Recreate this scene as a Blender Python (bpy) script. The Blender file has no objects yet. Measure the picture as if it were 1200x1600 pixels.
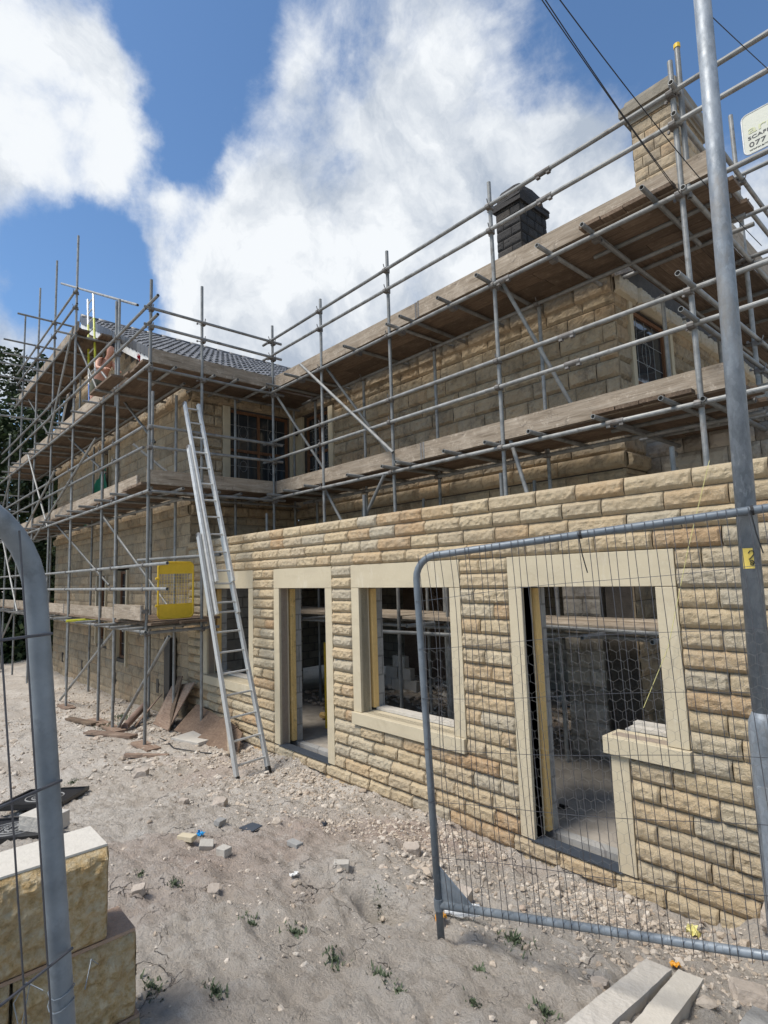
import bpy, math, random
from mathutils import Vector, Matrix, noise
R = math.radians
PI = math.pi
random.seed(7)
S = bpy.context.scene
COL = S.collection

# ------------------------------------------------------------------ camera
cam = bpy.data.cameras.new('camera')
cob = bpy.data.objects.new('camera', cam); COL.objects.link(cob); S.camera = cob
CP = Vector((7.0622, -4.2745, 2.2497))
yaw, pit, rol = 0.8348, 0.1087, -0.031
fw = Vector((-math.sin(yaw)*math.cos(pit), math.cos(yaw)*math.cos(pit), math.sin(pit)))
rt = Vector((math.cos(yaw), math.sin(yaw), 0)); up = rt.cross(fw)
r2 = rt*math.cos(rol)+up*math.sin(rol); u2 = -rt*math.sin(rol)+up*math.cos(rol)
M = Matrix((r2, u2, -fw)).transposed().to_4x4(); M.translation = CP
cob.matrix_world = M
cam.sensor_fit = 'VERTICAL'; cam.sensor_height = 24; cam.lens = 24*891.1/1600
cam.clip_start = .05; cam.clip_end = 3000

# ------------------------------------------------------------------ sky and sun
SUN_EL, SUN_AZ = 58, 200        # azimuth measured clockwise from +Y, where the sun stands
W = bpy.data.worlds.new('World'); S.world = W; W.use_nodes = True
wn, wl = W.node_tree.nodes, W.node_tree.links
wn.clear()
def N(t, **k):
    n = wn.new(t)
    for a, b in k.items(): setattr(n, a, b)
    return n
wo = N('ShaderNodeOutputWorld'); bg = N('ShaderNodeBackground'); wl.new(bg.outputs[0], wo.inputs[0])
sky = N('ShaderNodeTexSky', sky_type='NISHITA', sun_disc=False)
sky.sun_elevation = R(SUN_EL); sky.sun_rotation = R(SUN_AZ); sky.air_density = 1.0; sky.dust_density = .35; sky.ozone_density = 3.5
tc = N('ShaderNodeTexCoord')
nrm = N('ShaderNodeVectorMath', operation='NORMALIZE'); wl.new(tc.outputs['Generated'], nrm.inputs[0])
# warp the direction a little so the cloud banks have ragged outlines
wz = N('ShaderNodeTexNoise'); wz.inputs['Scale'].default_value = 3.2; wz.inputs['Detail'].default_value = 7; wz.inputs['Roughness'].default_value = .58
wl.new(nrm.outputs[0], wz.inputs['Vector'])
w1 = N('ShaderNodeVectorMath', operation='SUBTRACT'); wl.new(wz.outputs['Color'], w1.inputs[0]); w1.inputs[1].default_value = (.5, .5, .5)
w2 = N('ShaderNodeVectorMath', operation='MULTIPLY_ADD'); wl.new(w1.outputs[0], w2.inputs[0]); w2.inputs[1].default_value = (.22, .22, .22); wl.new(nrm.outputs[0], w2.inputs[2])
w3 = N('ShaderNodeVectorMath', operation='NORMALIZE'); wl.new(w2.outputs[0], w3.inputs[0])
BANKS = [((-0.746, 0.104, 0.658), 11.875, 0.85), ((-0.804, 0.138, 0.578), 11.875, 0.8), ((-0.697, 0.206, 0.687), 5.9375, 0.5), ((-0.873, 0.109, 0.476), 8.3125, 0.8),
         ((-0.779, 0.242, 0.578), 5.9375, 0.7), ((-0.646, 0.379, 0.663), 8.3125, 0.6), ((-0.644, 0.441, 0.626), 8.3125, 0.6), ((-0.479, 0.507, 0.717), 10.6875, 0.6),
         ((-0.460, 0.640, 0.615), 14.25, 0.85), ((-0.553, 0.549, 0.626), 7.125, 0.5), ((-0.777, 0.430, 0.460), 13.0625, 1.5), ((-0.803, 0.336, 0.491), 7.125, 1),
         ((-0.695, 0.534, 0.482), 9.5, 1), ((-0.560, 0.634, 0.533), 10.6875, 1), ((-0.412, 0.788, 0.459), 15.4375, 1), ((-0.448, 0.713, 0.540), 9.5, 0.6),
         ((-0.936, 0.139, 0.324), 8.3125, 1.4), ((-0.204, 0.857, 0.474), 10.6875, 0.8), ((-0.802, 0.515, 0.304), 16.625, 1.4), ((-0.295, 0.736, 0.609), 9.5, 0.5),
         ((-0.234, 0.902, 0.363), 11.875, 0.8), ((-0.654, 0.280, 0.703), 7.125, -0.9), ((-0.724, 0.279, 0.631), 4.75, -0.8), ((-0.766, 0.300, 0.569), 5.9375, -1.2),
         ((-0.848, 0.258, 0.463), 7.125, -1.2), ((-0.887, 0.183, 0.424), 7.125, -1.3), ((-0.666, 0.489, 0.563), 3.5625, -0.3), ((-0.195, 0.752, 0.630), 10.6875, -1),
         ((-0.316, 0.620, 0.718), 8.3125, -0.7), ((-0.257, 0.698, 0.669), 5.9375, -0.3), ((-0.873, 0.290, 0.392), 4.75, -0.5), ((-0.617, 0.255, 0.745), 7.125, -0.7),
         ((-0.547, 0.429, 0.719), 5.9375, -0.5), ((-0.606, 0.328, 0.725), 4.75, -0.4), ((.5, -.6, .6), 30, 1.0), ((.8, .4, .5), 26, 1.0),
         ((-.3, -.8, .55), 22, .9), ((.1, .1, .99), 16, .8), ((.3, .85, .3), 22, .9), ((-.9, -.5, .35), 20, .9)]
acc = None
for d, deg, wgt in BANKS:
    dt = N('ShaderNodeVectorMath', operation='DOT_PRODUCT'); wl.new(w3.outputs[0], dt.inputs[0]); dt.inputs[1].default_value = Vector(d).normalized()
    mr = N('ShaderNodeMapRange', interpolation_type='SMOOTHSTEP'); wl.new(dt.outputs['Value'], mr.inputs[0])
    mr.inputs[1].default_value = math.cos(R(deg)); mr.inputs[2].default_value = math.cos(R(deg*.25)); mr.inputs[3].default_value = 0; mr.inputs[4].default_value = wgt
    if acc is None: acc = mr.outputs[0]
    else:
        ad = N('ShaderNodeMath', operation='ADD'); wl.new(acc, ad.inputs[0]); wl.new(mr.outputs[0], ad.inputs[1]); acc = ad.outputs[0]
fb = N('ShaderNodeTexNoise'); fb.inputs['Scale'].default_value = 3.6; fb.inputs['Detail'].default_value = 9; fb.inputs['Roughness'].default_value = .6; fb.inputs['Distortion'].default_value = .5
wl.new(nrm.outputs[0], fb.inputs['Vector'])
f2 = N('ShaderNodeMath', operation='MULTIPLY_ADD'); wl.new(fb.outputs['Fac'], f2.inputs[0]); f2.inputs[1].default_value = 4.4; f2.inputs[2].default_value = -2.05
ad = N('ShaderNodeMath', operation='ADD'); wl.new(acc, ad.inputs[0]); wl.new(f2.outputs[0], ad.inputs[1])
fc = N('ShaderNodeTexNoise'); fc.inputs['Scale'].default_value = 11; fc.inputs['Detail'].default_value = 10; fc.inputs['Roughness'].default_value = .66; fc.inputs['Distortion'].default_value = .3
wl.new(nrm.outputs[0], fc.inputs['Vector'])
f3 = N('ShaderNodeMath', operation='MULTIPLY_ADD'); wl.new(fc.outputs['Fac'], f3.inputs[0]); f3.inputs[1].default_value = 2.0; f3.inputs[2].default_value = -1.0
ae = N('ShaderNodeMath', operation='ADD'); wl.new(ad.outputs[0], ae.inputs[0]); wl.new(f3.outputs[0], ae.inputs[1]); ad = ae
cv = N('ShaderNodeMapRange', interpolation_type='SMOOTHSTEP'); wl.new(ad.outputs[0], cv.inputs[0]); cv.inputs[1].default_value = .0; cv.inputs[2].default_value = 1.85
sh = N('ShaderNodeTexNoise'); sh.inputs['Scale'].default_value = 4.6; sh.inputs['Detail'].default_value = 9; sh.inputs['Roughness'].default_value = .62; wl.new(w3.outputs[0], sh.inputs['Vector'])
cr = N('ShaderNodeValToRGB'); wl.new(sh.outputs['Fac'], cr.inputs[0])
cr.color_ramp.elements[0].position = .38; cr.color_ramp.elements[0].color = (.27, .31, .37, 1)
cr.color_ramp.elements[1].position = .58; cr.color_ramp.elements[1].color = (.545, .565, .585, 1)
st = N('ShaderNodeMixRGB', blend_type='MULTIPLY'); st.inputs[0].default_value = 1; wl.new(sky.outputs[0], st.inputs[1]); st.inputs[2].default_value = (.080, .093, .099, 1)
mx = N('ShaderNodeMixRGB'); wl.new(cv.outputs[0], mx.inputs[0]); wl.new(st.outputs[0], mx.inputs[1]); wl.new(cr.outputs[0], mx.inputs[2])
wl.new(mx.outputs[0], bg.inputs[0]); bg.inputs[1].default_value = 1.0
sl = bpy.data.lights.new('sun', 'SUN'); sl.energy = 2.6; sl.angle = R(24); sl.color = (1, .94, .85)
so = bpy.data.objects.new('sun', sl); COL.objects.link(so)
el, az = R(SUN_EL), R(SUN_AZ)
sd = Vector((math.sin(az)*math.cos(el), math.cos(az)*math.cos(el), math.sin(el)))
so.rotation_euler = (-sd).to_track_quat('-Z', 'Y').to_euler(); so.location = sd*60
S.view_settings.view_transform = 'Standard'; S.view_settings.look = 'None'; S.view_settings.exposure = .76; S.view_settings.gamma = 1

# ------------------------------------------------------------------ materials
class Mat:
    def __init__(s, name):
        s.m = bpy.data.materials.new(name); s.m.use_nodes = True
        s.n, s.l = s.m.node_tree.nodes, s.m.node_tree.links
        s.b = s.n['Principled BSDF']; s.b.inputs['Roughness'].default_value = .85
        s.tc = s.n.new('ShaderNodeTexCoord')
    def noise(s, scale, detail=4, rough=.55, vec=None, dist=0):
        n = s.n.new('ShaderNodeTexNoise'); n.inputs['Scale'].default_value = scale; n.inputs['Detail'].default_value = detail
        n.inputs['Roughness'].default_value = rough; n.inputs['Distortion'].default_value = dist
        s.l.new(vec or s.tc.outputs['Object'], n.inputs['Vector']); return n.outputs['Fac']
    def maps(s, sc):
        n = s.n.new('ShaderNodeMapping'); n.inputs['Scale'].default_value = sc; s.l.new(s.tc.outputs['Object'], n.inputs[0]); return n.outputs[0]
    def ramp(s, f, stops):
        r = s.n.new('ShaderNodeValToRGB'); s.l.new(f, r.inputs[0]); e = r.color_ramp.elements
        while len(e) < len(stops): e.new(.5)
        for k, (p, c) in enumerate(stops):
            e[k].position = p; e[k].color = (c[0], c[1], c[2], 1) if isinstance(c, tuple) else (c, c, c, 1)
        return r.outputs[0]
    def mix(s, a, b, f, mode='MIX'):
        m = s.n.new('ShaderNodeMixRGB'); m.blend_type = mode
        for i, v in ((1, a), (2, b)):
            if isinstance(v, tuple): m.inputs[i].default_value = (*v, 1)
            else: s.l.new(v, m.inputs[i])
        if isinstance(f, (int, float)): m.inputs[0].default_value = f
        else: s.l.new(f, m.inputs[0])
        return m.outputs[0]
    def col(s, c):
        if isinstance(c, tuple): s.b.inputs['Base Color'].default_value = (*c, 1)
        else: s.l.new(c, s.b.inputs['Base Color'])
    def bump(s, f, dist=.01, strength=1):
        b = s.n.new('ShaderNodeBump'); b.inputs['Distance'].default_value = dist; b.inputs['Strength'].default_value = strength
        s.l.new(f, b.inputs['Height']); s.l.new(b.outputs[0], s.b.inputs['Normal']); return b
    def island(s):
        g = s.n.new('ShaderNodeNewGeometry'); return g.outputs['Random Per Island']
    def objrand(s):
        g = s.n.new('ShaderNodeObjectInfo'); return g.outputs['Random']
    def rough(s, v):
        if isinstance(v, (int, float)): s.b.inputs['Roughness'].default_value = v
        else: s.l.new(v, s.b.inputs['Roughness'])
    def metal(s, v): s.b.inputs['Metallic'].default_value = v

def simple(name, c, rough=.8, metal=0, var=.25, scale=12, bump=.002):
    m = Mat(name); n = m.noise(scale, 5)
    m.col(m.mix(tuple(x*(1-var) for x in c), tuple(min(1, x*(1+var)) for x in c), n)); m.rough(rough); m.metal(metal)
    if bump: m.bump(m.noise(scale*3, 5), bump)
    return m.m

def new_stone():
    m = Mat('new sandstone'); r = m.island()
    c = m.ramp(r, [(0, (.46, .40, .30)), (.10, (.52, .44, .31)), (.26, (.57, .455, .29)), (.42, (.52, .405, .25)), (.56, (.49, .395, .265)), (.72, (.57, .44, .27)), (.88, (.51, .365, .21)), (1, (.45, .29, .155))])
    m_ = c.node.color_ramp; m_.interpolation = 'LINEAR'
    c = m.mix(c, (.62, .52, .36), m.ramp(m.noise(9, 6, .65), [(.45, 0.), (.75, .55)]))
    c = m.mix(c, (.24, .17, .09), m.ramp(m.noise(23, 5, .7), [(.5, 0.), (.8, .5)]))
    c = m.mix(c, (.28, .24, .19), m.ramp(m.noise(2.1, 4, .6), [(.52, 0.), (.8, .38)]))
    c = m.mix(c, (.70, .62, .48), m.ramp(m.noise(150, 3, .6), [(.56, 0.), (.7, .45)]))
    c = m.mix(c, (.20, .14, .08), m.ramp(m.noise(110, 4, .7), [(.56, 0.), (.72, .55)]))
    m.col(c); m.rough(.92)
    n = m.mix(m.noise(34, 9, .78), m.noise(120, 4, .7), .35)
    m.bump(n, .030, 1); return m.m
def old_stone():
    m = Mat('old sandstone'); r = m.island()
    c = m.ramp(r, [(0, (.28, .215, .135)), (.25, (.39, .30, .19)), (.5, (.33, .265, .18)), (.75, (.45, .345, .22)), (1, (.36, .25, .145))])
    c = m.mix(c, (.42, .35, .25), m.ramp(m.noise(5, 7, .75), [(.46, 0.), (.68, .7)]))
    c = m.mix(c, (.085, .068, .05), m.ramp(m.noise(3.2, 7, .78), [(.50, 0.), (.68, .72)]))
    c = m.mix(c, (.13, .10, .07), m.ramp(m.noise(17, 6, .75), [(.54, 0.), (.7, .55)]))
    st = m.noise(2.6, 5, .6, m.maps((3.2, 3.2, .5)))
    c = m.mix(c, (.13, .105, .08), m.ramp(st, [(.55, 0.), (.75, .55)]))
    m.col(c); m.rough(.93)
    m.bump(m.mix(m.noise(16, 8, .7), m.noise(70, 4, .7), .35), .028, .8); return m.m
def ashlar():
    m = Mat('sawn buff stone'); c = m.mix((.47, .40, .275), (.56, .485, .345), m.noise(3, 4))
    c = m.mix(c, (.39, .33, .235), m.ramp(m.noise(1.7, 5, .6, m.maps((1, 1, 4))), [(.5, 0.), (.75, .5)]))
    c = m.mix(c, (.64, .58, .46), m.ramp(m.noise(40, 3), [(.55, 0.), (.8, .3)]))
    c = m.mix(c, (.36, .29, .19), m.ramp(m.noise(5, 7, .75, None, .6), [(.56, 0.), (.72, .45)]))
    c = m.mix(c, (.70, .65, .55), m.ramp(m.noise(7, 6, .7, m.maps((1, 1, .25))), [(.58, 0.), (.72, .4)]))
    m.col(c); m.rough(.85); m.bump(m.noise(90, 5, .7), .003, .6); return m.m
def mortar():
    m = Mat('mortar'); m.col(m.mix((.26, .20, .15), (.40, .33, .26), m.noise(14, 6))); m.bump(m.noise(60, 6, .7), .01); return m.m
def old_mortar():
    m = Mat('dark mortar'); m.col(m.mix((.035, .03, .025), (.12, .10, .08), m.noise(9, 6))); m.bump(m.noise(60, 6, .7), .01); return m.m
def galv(name, a, b, sc=9, rough=.42, rust=.0):
    m = Mat(name); n = m.noise(sc, 6, .65)
    c = m.mix(a, b, m.ramp(n, [(.35, 0.), (.68, 1.)]))
    c = m.mix(c, tuple(x*.62 for x in a), m.ramp(m.noise(sc*3.1, 6, .7), [(.56, 0.), (.75, .6)]))
    o = m.objrand(); c = m.mix(c, tuple(x*.6 for x in a), m.ramp(o, [(.25, 0.), (1, .6)]))
    if rust > .3:
        c = m.mix(c, (.50, .49, .46), m.ramp(m.noise(38, 5, .7), [(.64, 0.), (.70, .7)]))
        c = m.mix(c, (.10, .085, .07), m.ramp(m.noise(4.3, 4, .6), [(.60, 0.), (.66, .55)]))
    if rust: c = m.mix(c, (.17, .10, .055), m.ramp(m.noise(sc*.6, 7, .75), [(.60, 0.), (.72, rust)]))
    m.col(c); m.metal(.3); m.rough(m.ramp(m.noise(sc*2, 4), [(.3, rough-.08), (.7, rough+.2)])); m.bump(m.noise(60, 4), .0012, .5); return m.m
def column_mat():
    m = Mat('galvanised column'); vo = m.n.new('ShaderNodeTexVoronoi'); vo.inputs['Scale'].default_value = 55; m.l.new(m.maps((1, 1, .6)), vo.inputs['Vector'])
    c = m.mix((.15, .17, .19), (.31, .34, .37), m.ramp(m.noise(5, 8, .75, m.maps((1, 1, .45))), [(.36, 0.), (.62, 1.)]))
    c = m.mix(c, (.42, .46, .50), m.ramp(vo.outputs['Color'], [(.5, 0.), (1, .35)]))
    c = m.mix(c, (.26, .22, .17), m.ramp(m.noise(2.2, 6, .7, m.maps((1.5, 1.5, .5))), [(.52, 0.), (.68, .7)]))
    c = m.mix(c, (.50, .53, .55), m.ramp(m.noise(9, 7, .75, m.maps((1, 1, .3))), [(.60, 0.), (.68, .6)]))
    m.col(c); m.metal(.2); m.rough(m.ramp(m.noise(14, 5), [(.3, .4), (.7, .7)])); m.bump(m.noise(60, 5, .7), .0015, .6); return m.m
def wood(name, cols, grain=(1.2, 26, 26), weather=.5):
    m = Mat(name); v = m.maps(grain)
    # grain runs with each plank's long axis; planks are meshed along local X
    n = m.noise(2.4, 7, .65, v, .8)
    c = m.ramp(n, [(.3, cols[0]), (.5, cols[1]), (.72, cols[2])])
    c = m.mix(c, tuple(x*.45 for x in cols[0]), m.ramp(m.objrand(), [(.2, 0.), (1, weather)]))
    c = m.mix(c, tuple(min(1, x*1.35) for x in cols[2]), m.ramp(m.noise(2.2, 5, .6), [(.52, 0.), (.78, .55)]))
    c = m.mix(c, (.05, .04, .032), m.ramp(m.noise(6, 6, .75), [(.56, 0.), (.70, .6)]))
    c = m.mix(c, tuple(min(1, x*1.25) for x in cols[2]), m.ramp(m.noise(11, 7, .8), [(.55, 0.), (.66, .6)]))
    c = m.mix(c, (.06, .045, .035), m.ramp(m.noise(1.6, 7, .7, m.maps((.9, 40, 40)), .3), [(.58, 0.), (.66, .55)]))
    m.col(c); m.rough(.9); m.bump(n, .005, 1); return m.m
def ground_mat():
    m = Mat('bare soil'); n = m.noise(.9, 8, .65)
    c = m.ramp(n, [(.28, (.42, .36, .295)), (.42, (.54, .475, .40)), (.55, (.60, .54, .465)), (.75, (.68, .63, .56))])
    c = m.mix(c, (.36, .21, .145), m.ramp(m.noise(.42, 4, .5), [(.58, 0.), (.70, .5)]))
    c = m.mix(c, (.56, .52, .46), m.ramp(m.noise(14, 7, .75), [(.56, 0.), (.7, .75)]))
    c = m.mix(c, (.20, .155, .12), m.ramp(m.noise(6.5, 9, .8), [(.55, 0.), (.66, .5)]))
    c = m.mix(c, (.68, .63, .56), m.ramp(m.noise(3.3, 9, .82), [(.54, 0.), (.64, .6)]))
    c = m.mix(c, (.27, .22, .175), m.ramp(m.noise(33, 6, .8), [(.55, 0.), (.68, .6)]))
    vo = m.n.new('ShaderNodeTexVoronoi'); vo.feature = 'DISTANCE_TO_EDGE'; vo.inputs['Scale'].default_value = 2.6
    wv = m.n.new('ShaderNodeVectorMath'); wv.operation = 'MULTIPLY_ADD'
    nz = m.n.new('ShaderNodeTexNoise'); nz.inputs['Scale'].default_value = 5; nz.inputs['Detail'].default_value = 6; m.l.new(m.tc.outputs['Object'], nz.inputs['Vector'])
    m.l.new(nz.outputs['Color'], wv.inputs[0]); wv.inputs[1].default_value = (.35, .35, .35); m.l.new(m.tc.outputs['Object'], wv.inputs[2])
    m.l.new(wv.outputs[0], vo.inputs['Vector'])
    ck = m.ramp(vo.outputs[0], [(0, 1.), (.012, 0.)])
    ckm = m.mix((0, 0, 0), ck, m.ramp(m.noise(1.3, 3), [(.5, 0.), (.6, 1.)]))
    c = m.mix(c, (.09, .07, .055), ckm)
    m.col(c); m.rough(.97)
    h = m.mix(m.noise(9, 9, .78), m.noise(45, 6, .75), .4)
    h = m.mix(h, (0, 0, 0), ckm)
    m.bump(h, .09, 1); return m.m
def tile_mat():
    m = Mat('roof tile'); c = m.mix((.05, .05, .052), (.13, .13, .132), m.island()); c = m.mix(c, (.13, .13, .135), m.ramp(m.noise(30, 5), [(.6, 0.), (.8, .4)]))
    m.col(c); m.rough(.45); m.bump(m.noise(60, 4), .002); return m.m
def brickmat(name, c1, c2, mort, bw, bh):
    m = Mat(name); b = m.n.new('ShaderNodeTexBrick'); b.inputs['Scale'].default_value = 1
    b.inputs['Color1'].default_value = (*c1, 1); b.inputs['Color2'].default_value = (*c2, 1); b.inputs['Mortar'].default_value = (*mort, 1)
    b.inputs['Brick Width'].default_value = bw; b.inputs['Row Height'].default_value = bh; b.inputs['Mortar Size'].default_value = .01; b.inputs['Bias'].default_value = 0
    v = m.n.new('ShaderNodeCombineXYZ'); s_ = m.n.new('ShaderNodeSeparateXYZ'); m.l.new(m.tc.outputs['Object'], s_.inputs[0])
    a = m.n.new('ShaderNodeMath'); a.operation = 'ADD'; m.l.new(s_.outputs[0], a.inputs[0]); m.l.new(s_.outputs[1], a.inputs[1])
    m.l.new(a.outputs[0], v.inputs[0]); m.l.new(s_.outputs[2], v.inputs[1]); m.l.new(v.outputs[0], b.inputs['Vector'])
    c = m.mix(b.outputs['Color'], tuple(x*.4 for x in c1), m.ramp(m.noise(4, 7, .7), [(.5, 0.), (.72, .7)]))
    m.col(c); m.rough(.95)
    m.bump(m.mix(m.mix(b.outputs['Fac'], (1, 1, 1), 1., 'DIFFERENCE'), m.noise(30, 6, .7), .4), .012, .8); return m.m
def leafmat():
    m = Mat('leaf'); m.col(m.ramp(m.island(), [(0, (.012, .024, .008)), (.5, (.028, .052, .016)), (1, (.06, .09, .028))])); m.rough(.6)
    m.b.inputs['Transmission Weight'].default_value = 0
    return m.m
def osbmat():
    m = Mat('chipboard'); vo = m.n.new('ShaderNodeTexVoronoi'); vo.inputs['Scale'].default_value = 28; m.l.new(m.maps((1, 1, 2.2)), vo.inputs['Vector'])
    c = m.mix((.12, .075, .05), (.22, .15, .10), vo.outputs['Color']); c = m.mix(c, (.10, .06, .035), m.ramp(m.noise(3, 6), [(.5, 0.), (.75, .7)])); m.col(c); m.bump(m.noise(50, 4), .003); return m.m
def glassmat():
    m = Mat('window glass'); m.col((.03, .036, .042)); m.rough(.05); m.b.inputs['Specular IOR Level'].default_value = .9
    m.bump(m.noise(2.5, 2), .004, .6); return m.m

MT = dict(new=new_stone(), old=old_stone(), ash=ashlar(), mort=mortar(), dmort=old_mortar(),
    tube=galv('scaffold tube', (.20, .20, .19), (.36, .36, .345), 9, .5, .5), coup=galv('coupler steel', (.13, .115, .10), (.26, .25, .24), 20, .6, .8),
    fence=galv('galvanised fence tube', (.15, .175, .20), (.30, .335, .365), 6, .45, .2), column=galv('galvanised column', (.22, .245, .27), (.43, .46, .49), 7, .55, .4),
    wire=simple('fence wire', (.10, .10, .11), .5, .6), alu=galv('aluminium', (.52, .52, .50), (.66, .66, .63), 14, .38),
    board=wood('scaffold board', [(.085, .055, .034), (.155, .105, .068), (.24, .175, .12)]), toe=wood('toe board', [(.19, .145, .10), (.33, .265, .195), (.46, .39, .31)], (1.0, 14, 14), weather=.35),
    scrap=wood('scrap timber', [(.16, .10, .07), (.25, .17, .12), (.33, .25, .19)]), yellowwood=wood('new timber', [(.52, .34, .12), (.66, .45, .17), (.74, .54, .26)], (26, 26, 1.2), .1),
    frame=wood('window frame wood', [(.11, .05, .024), (.16, .075, .036), (.22, .11, .055)], (20, 20, 2), .1), ground=ground_mat(), tile=tile_mat(), glass=glassmat(),
    lead=simple('lead strip', (.30, .30, .29), .5, .3), white=simple('white painted board', (.72, .71, .68), .5), black=simple('black plastic', (.012, .012, .013), .4),
    block=simple('concrete block', (.30, .295, .28), .95, 0, .25, 18, .006), conc=simple('concrete', (.50, .465, .41), .95, 0, .2, 12, .008), slabm=simple('screed floor', (.33, .295, .25), .95, 0, .5, 5, .01),
    brickold=brickmat('old rubble wall', (.34, .30, .24), (.44, .385, .31), (.2, .17, .14), .36, .19), brickin=brickmat('old brick', (.20, .11, .075), (.27, .19, .14), (.15, .13, .11), .23, .078),
    darkbrick=None, yellow=simple('yellow paint', (.72, .48, .03), .45, 0, .15, 20, .001), ylw=simple('yellow fibreglass', (.62, .62, .06), .4), blue=simple('blue fibreglass', (.03, .14, .45), .4),
    leaf=leafmat(), bark=simple('bark', (.06, .045, .033), .95, 0, .4, 6, .02), osb=osbmat(), skin=simple('skin', (.55, .28, .19), .55, 0, .08, 10, 0), shorts=simple('khaki cloth', (.11, .11, .075), .9), hair=simple('dark hair', (.02, .015, .012), .7),
    shoe=simple('boot leather', (.10, .07, .045), .7), green=simple('green netting', (.0, .13, .065), .8, 0, .3, 4, .01), cable=simple('cable sheath', (.012, .012, .013), .6), clay=simple('clay', (.35, .13, .07), .8),
    stone=simple('loose stone', (.42, .36, .30), .95, 0, .35, 5, .02), iron=simple('cast iron', (.035, .035, .038), .45, .5, .3, 14, .003), orange=simple('orange litter', (.7, .32, .02), .5), bluel=simple('blue litter', (.02, .30, .62), .4),
    slate=simple('slate', (.045, .055, .07), .5), weed=simple('weed leaf', (.075, .10, .05), .7, 0, .4, 9, 0), string=simple('yellow string', (.65, .6, .25), .8), paint=simple('dark lettering', (.05, .05, .055), .6), sack=simple('rubble sack', (.60, .60, .62), .7, 0, .2, 6, .01),
    signw=simple('sign board white', (.56, .56, .47), .5, 0, .12, 7, .001), faded=simple('faded yellow lettering', (.55, .56, .34), .6), stick=simple('yellow sticker', (.78, .58, .12), .5), red=simple('red cloth', (.5, .02, .03), .7), yins=simple('insulation', (.74, .50, .20), .85, 0, .15, 20, .004))
def rubble_mat():
    m = Mat('rubble'); c = m.ramp(m.island(), [(0, (.36, .285, .215)), (.3, (.48, .405, .32)), (.6, (.52, .45, .37)), (.9, (.60, .54, .46)), (1, (.42, .32, .24))]); m.col(m.mix(c, (.2, .16, .12), m.ramp(m.noise(20, 5), [(.5, 0.), (.8, .5)]))); m.bump(m.noise(60, 6, .7), .008); return m.m
MT['rub'] = rubble_mat(); MT['column'] = column_mat()
def darkbrick_mat():
    m = Mat('sooty stone'); m.col(m.ramp(m.island(), [(0, (.008, .007, .006)), (.6, (.022, .019, .017)), (.88, (.04, .033, .025)), (1, (.08, .045, .03))])); m.rough(.8); m.bump(m.noise(30, 7, .7), .015); return m.m
MT['darkbrick'] = darkbrick_mat()

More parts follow.
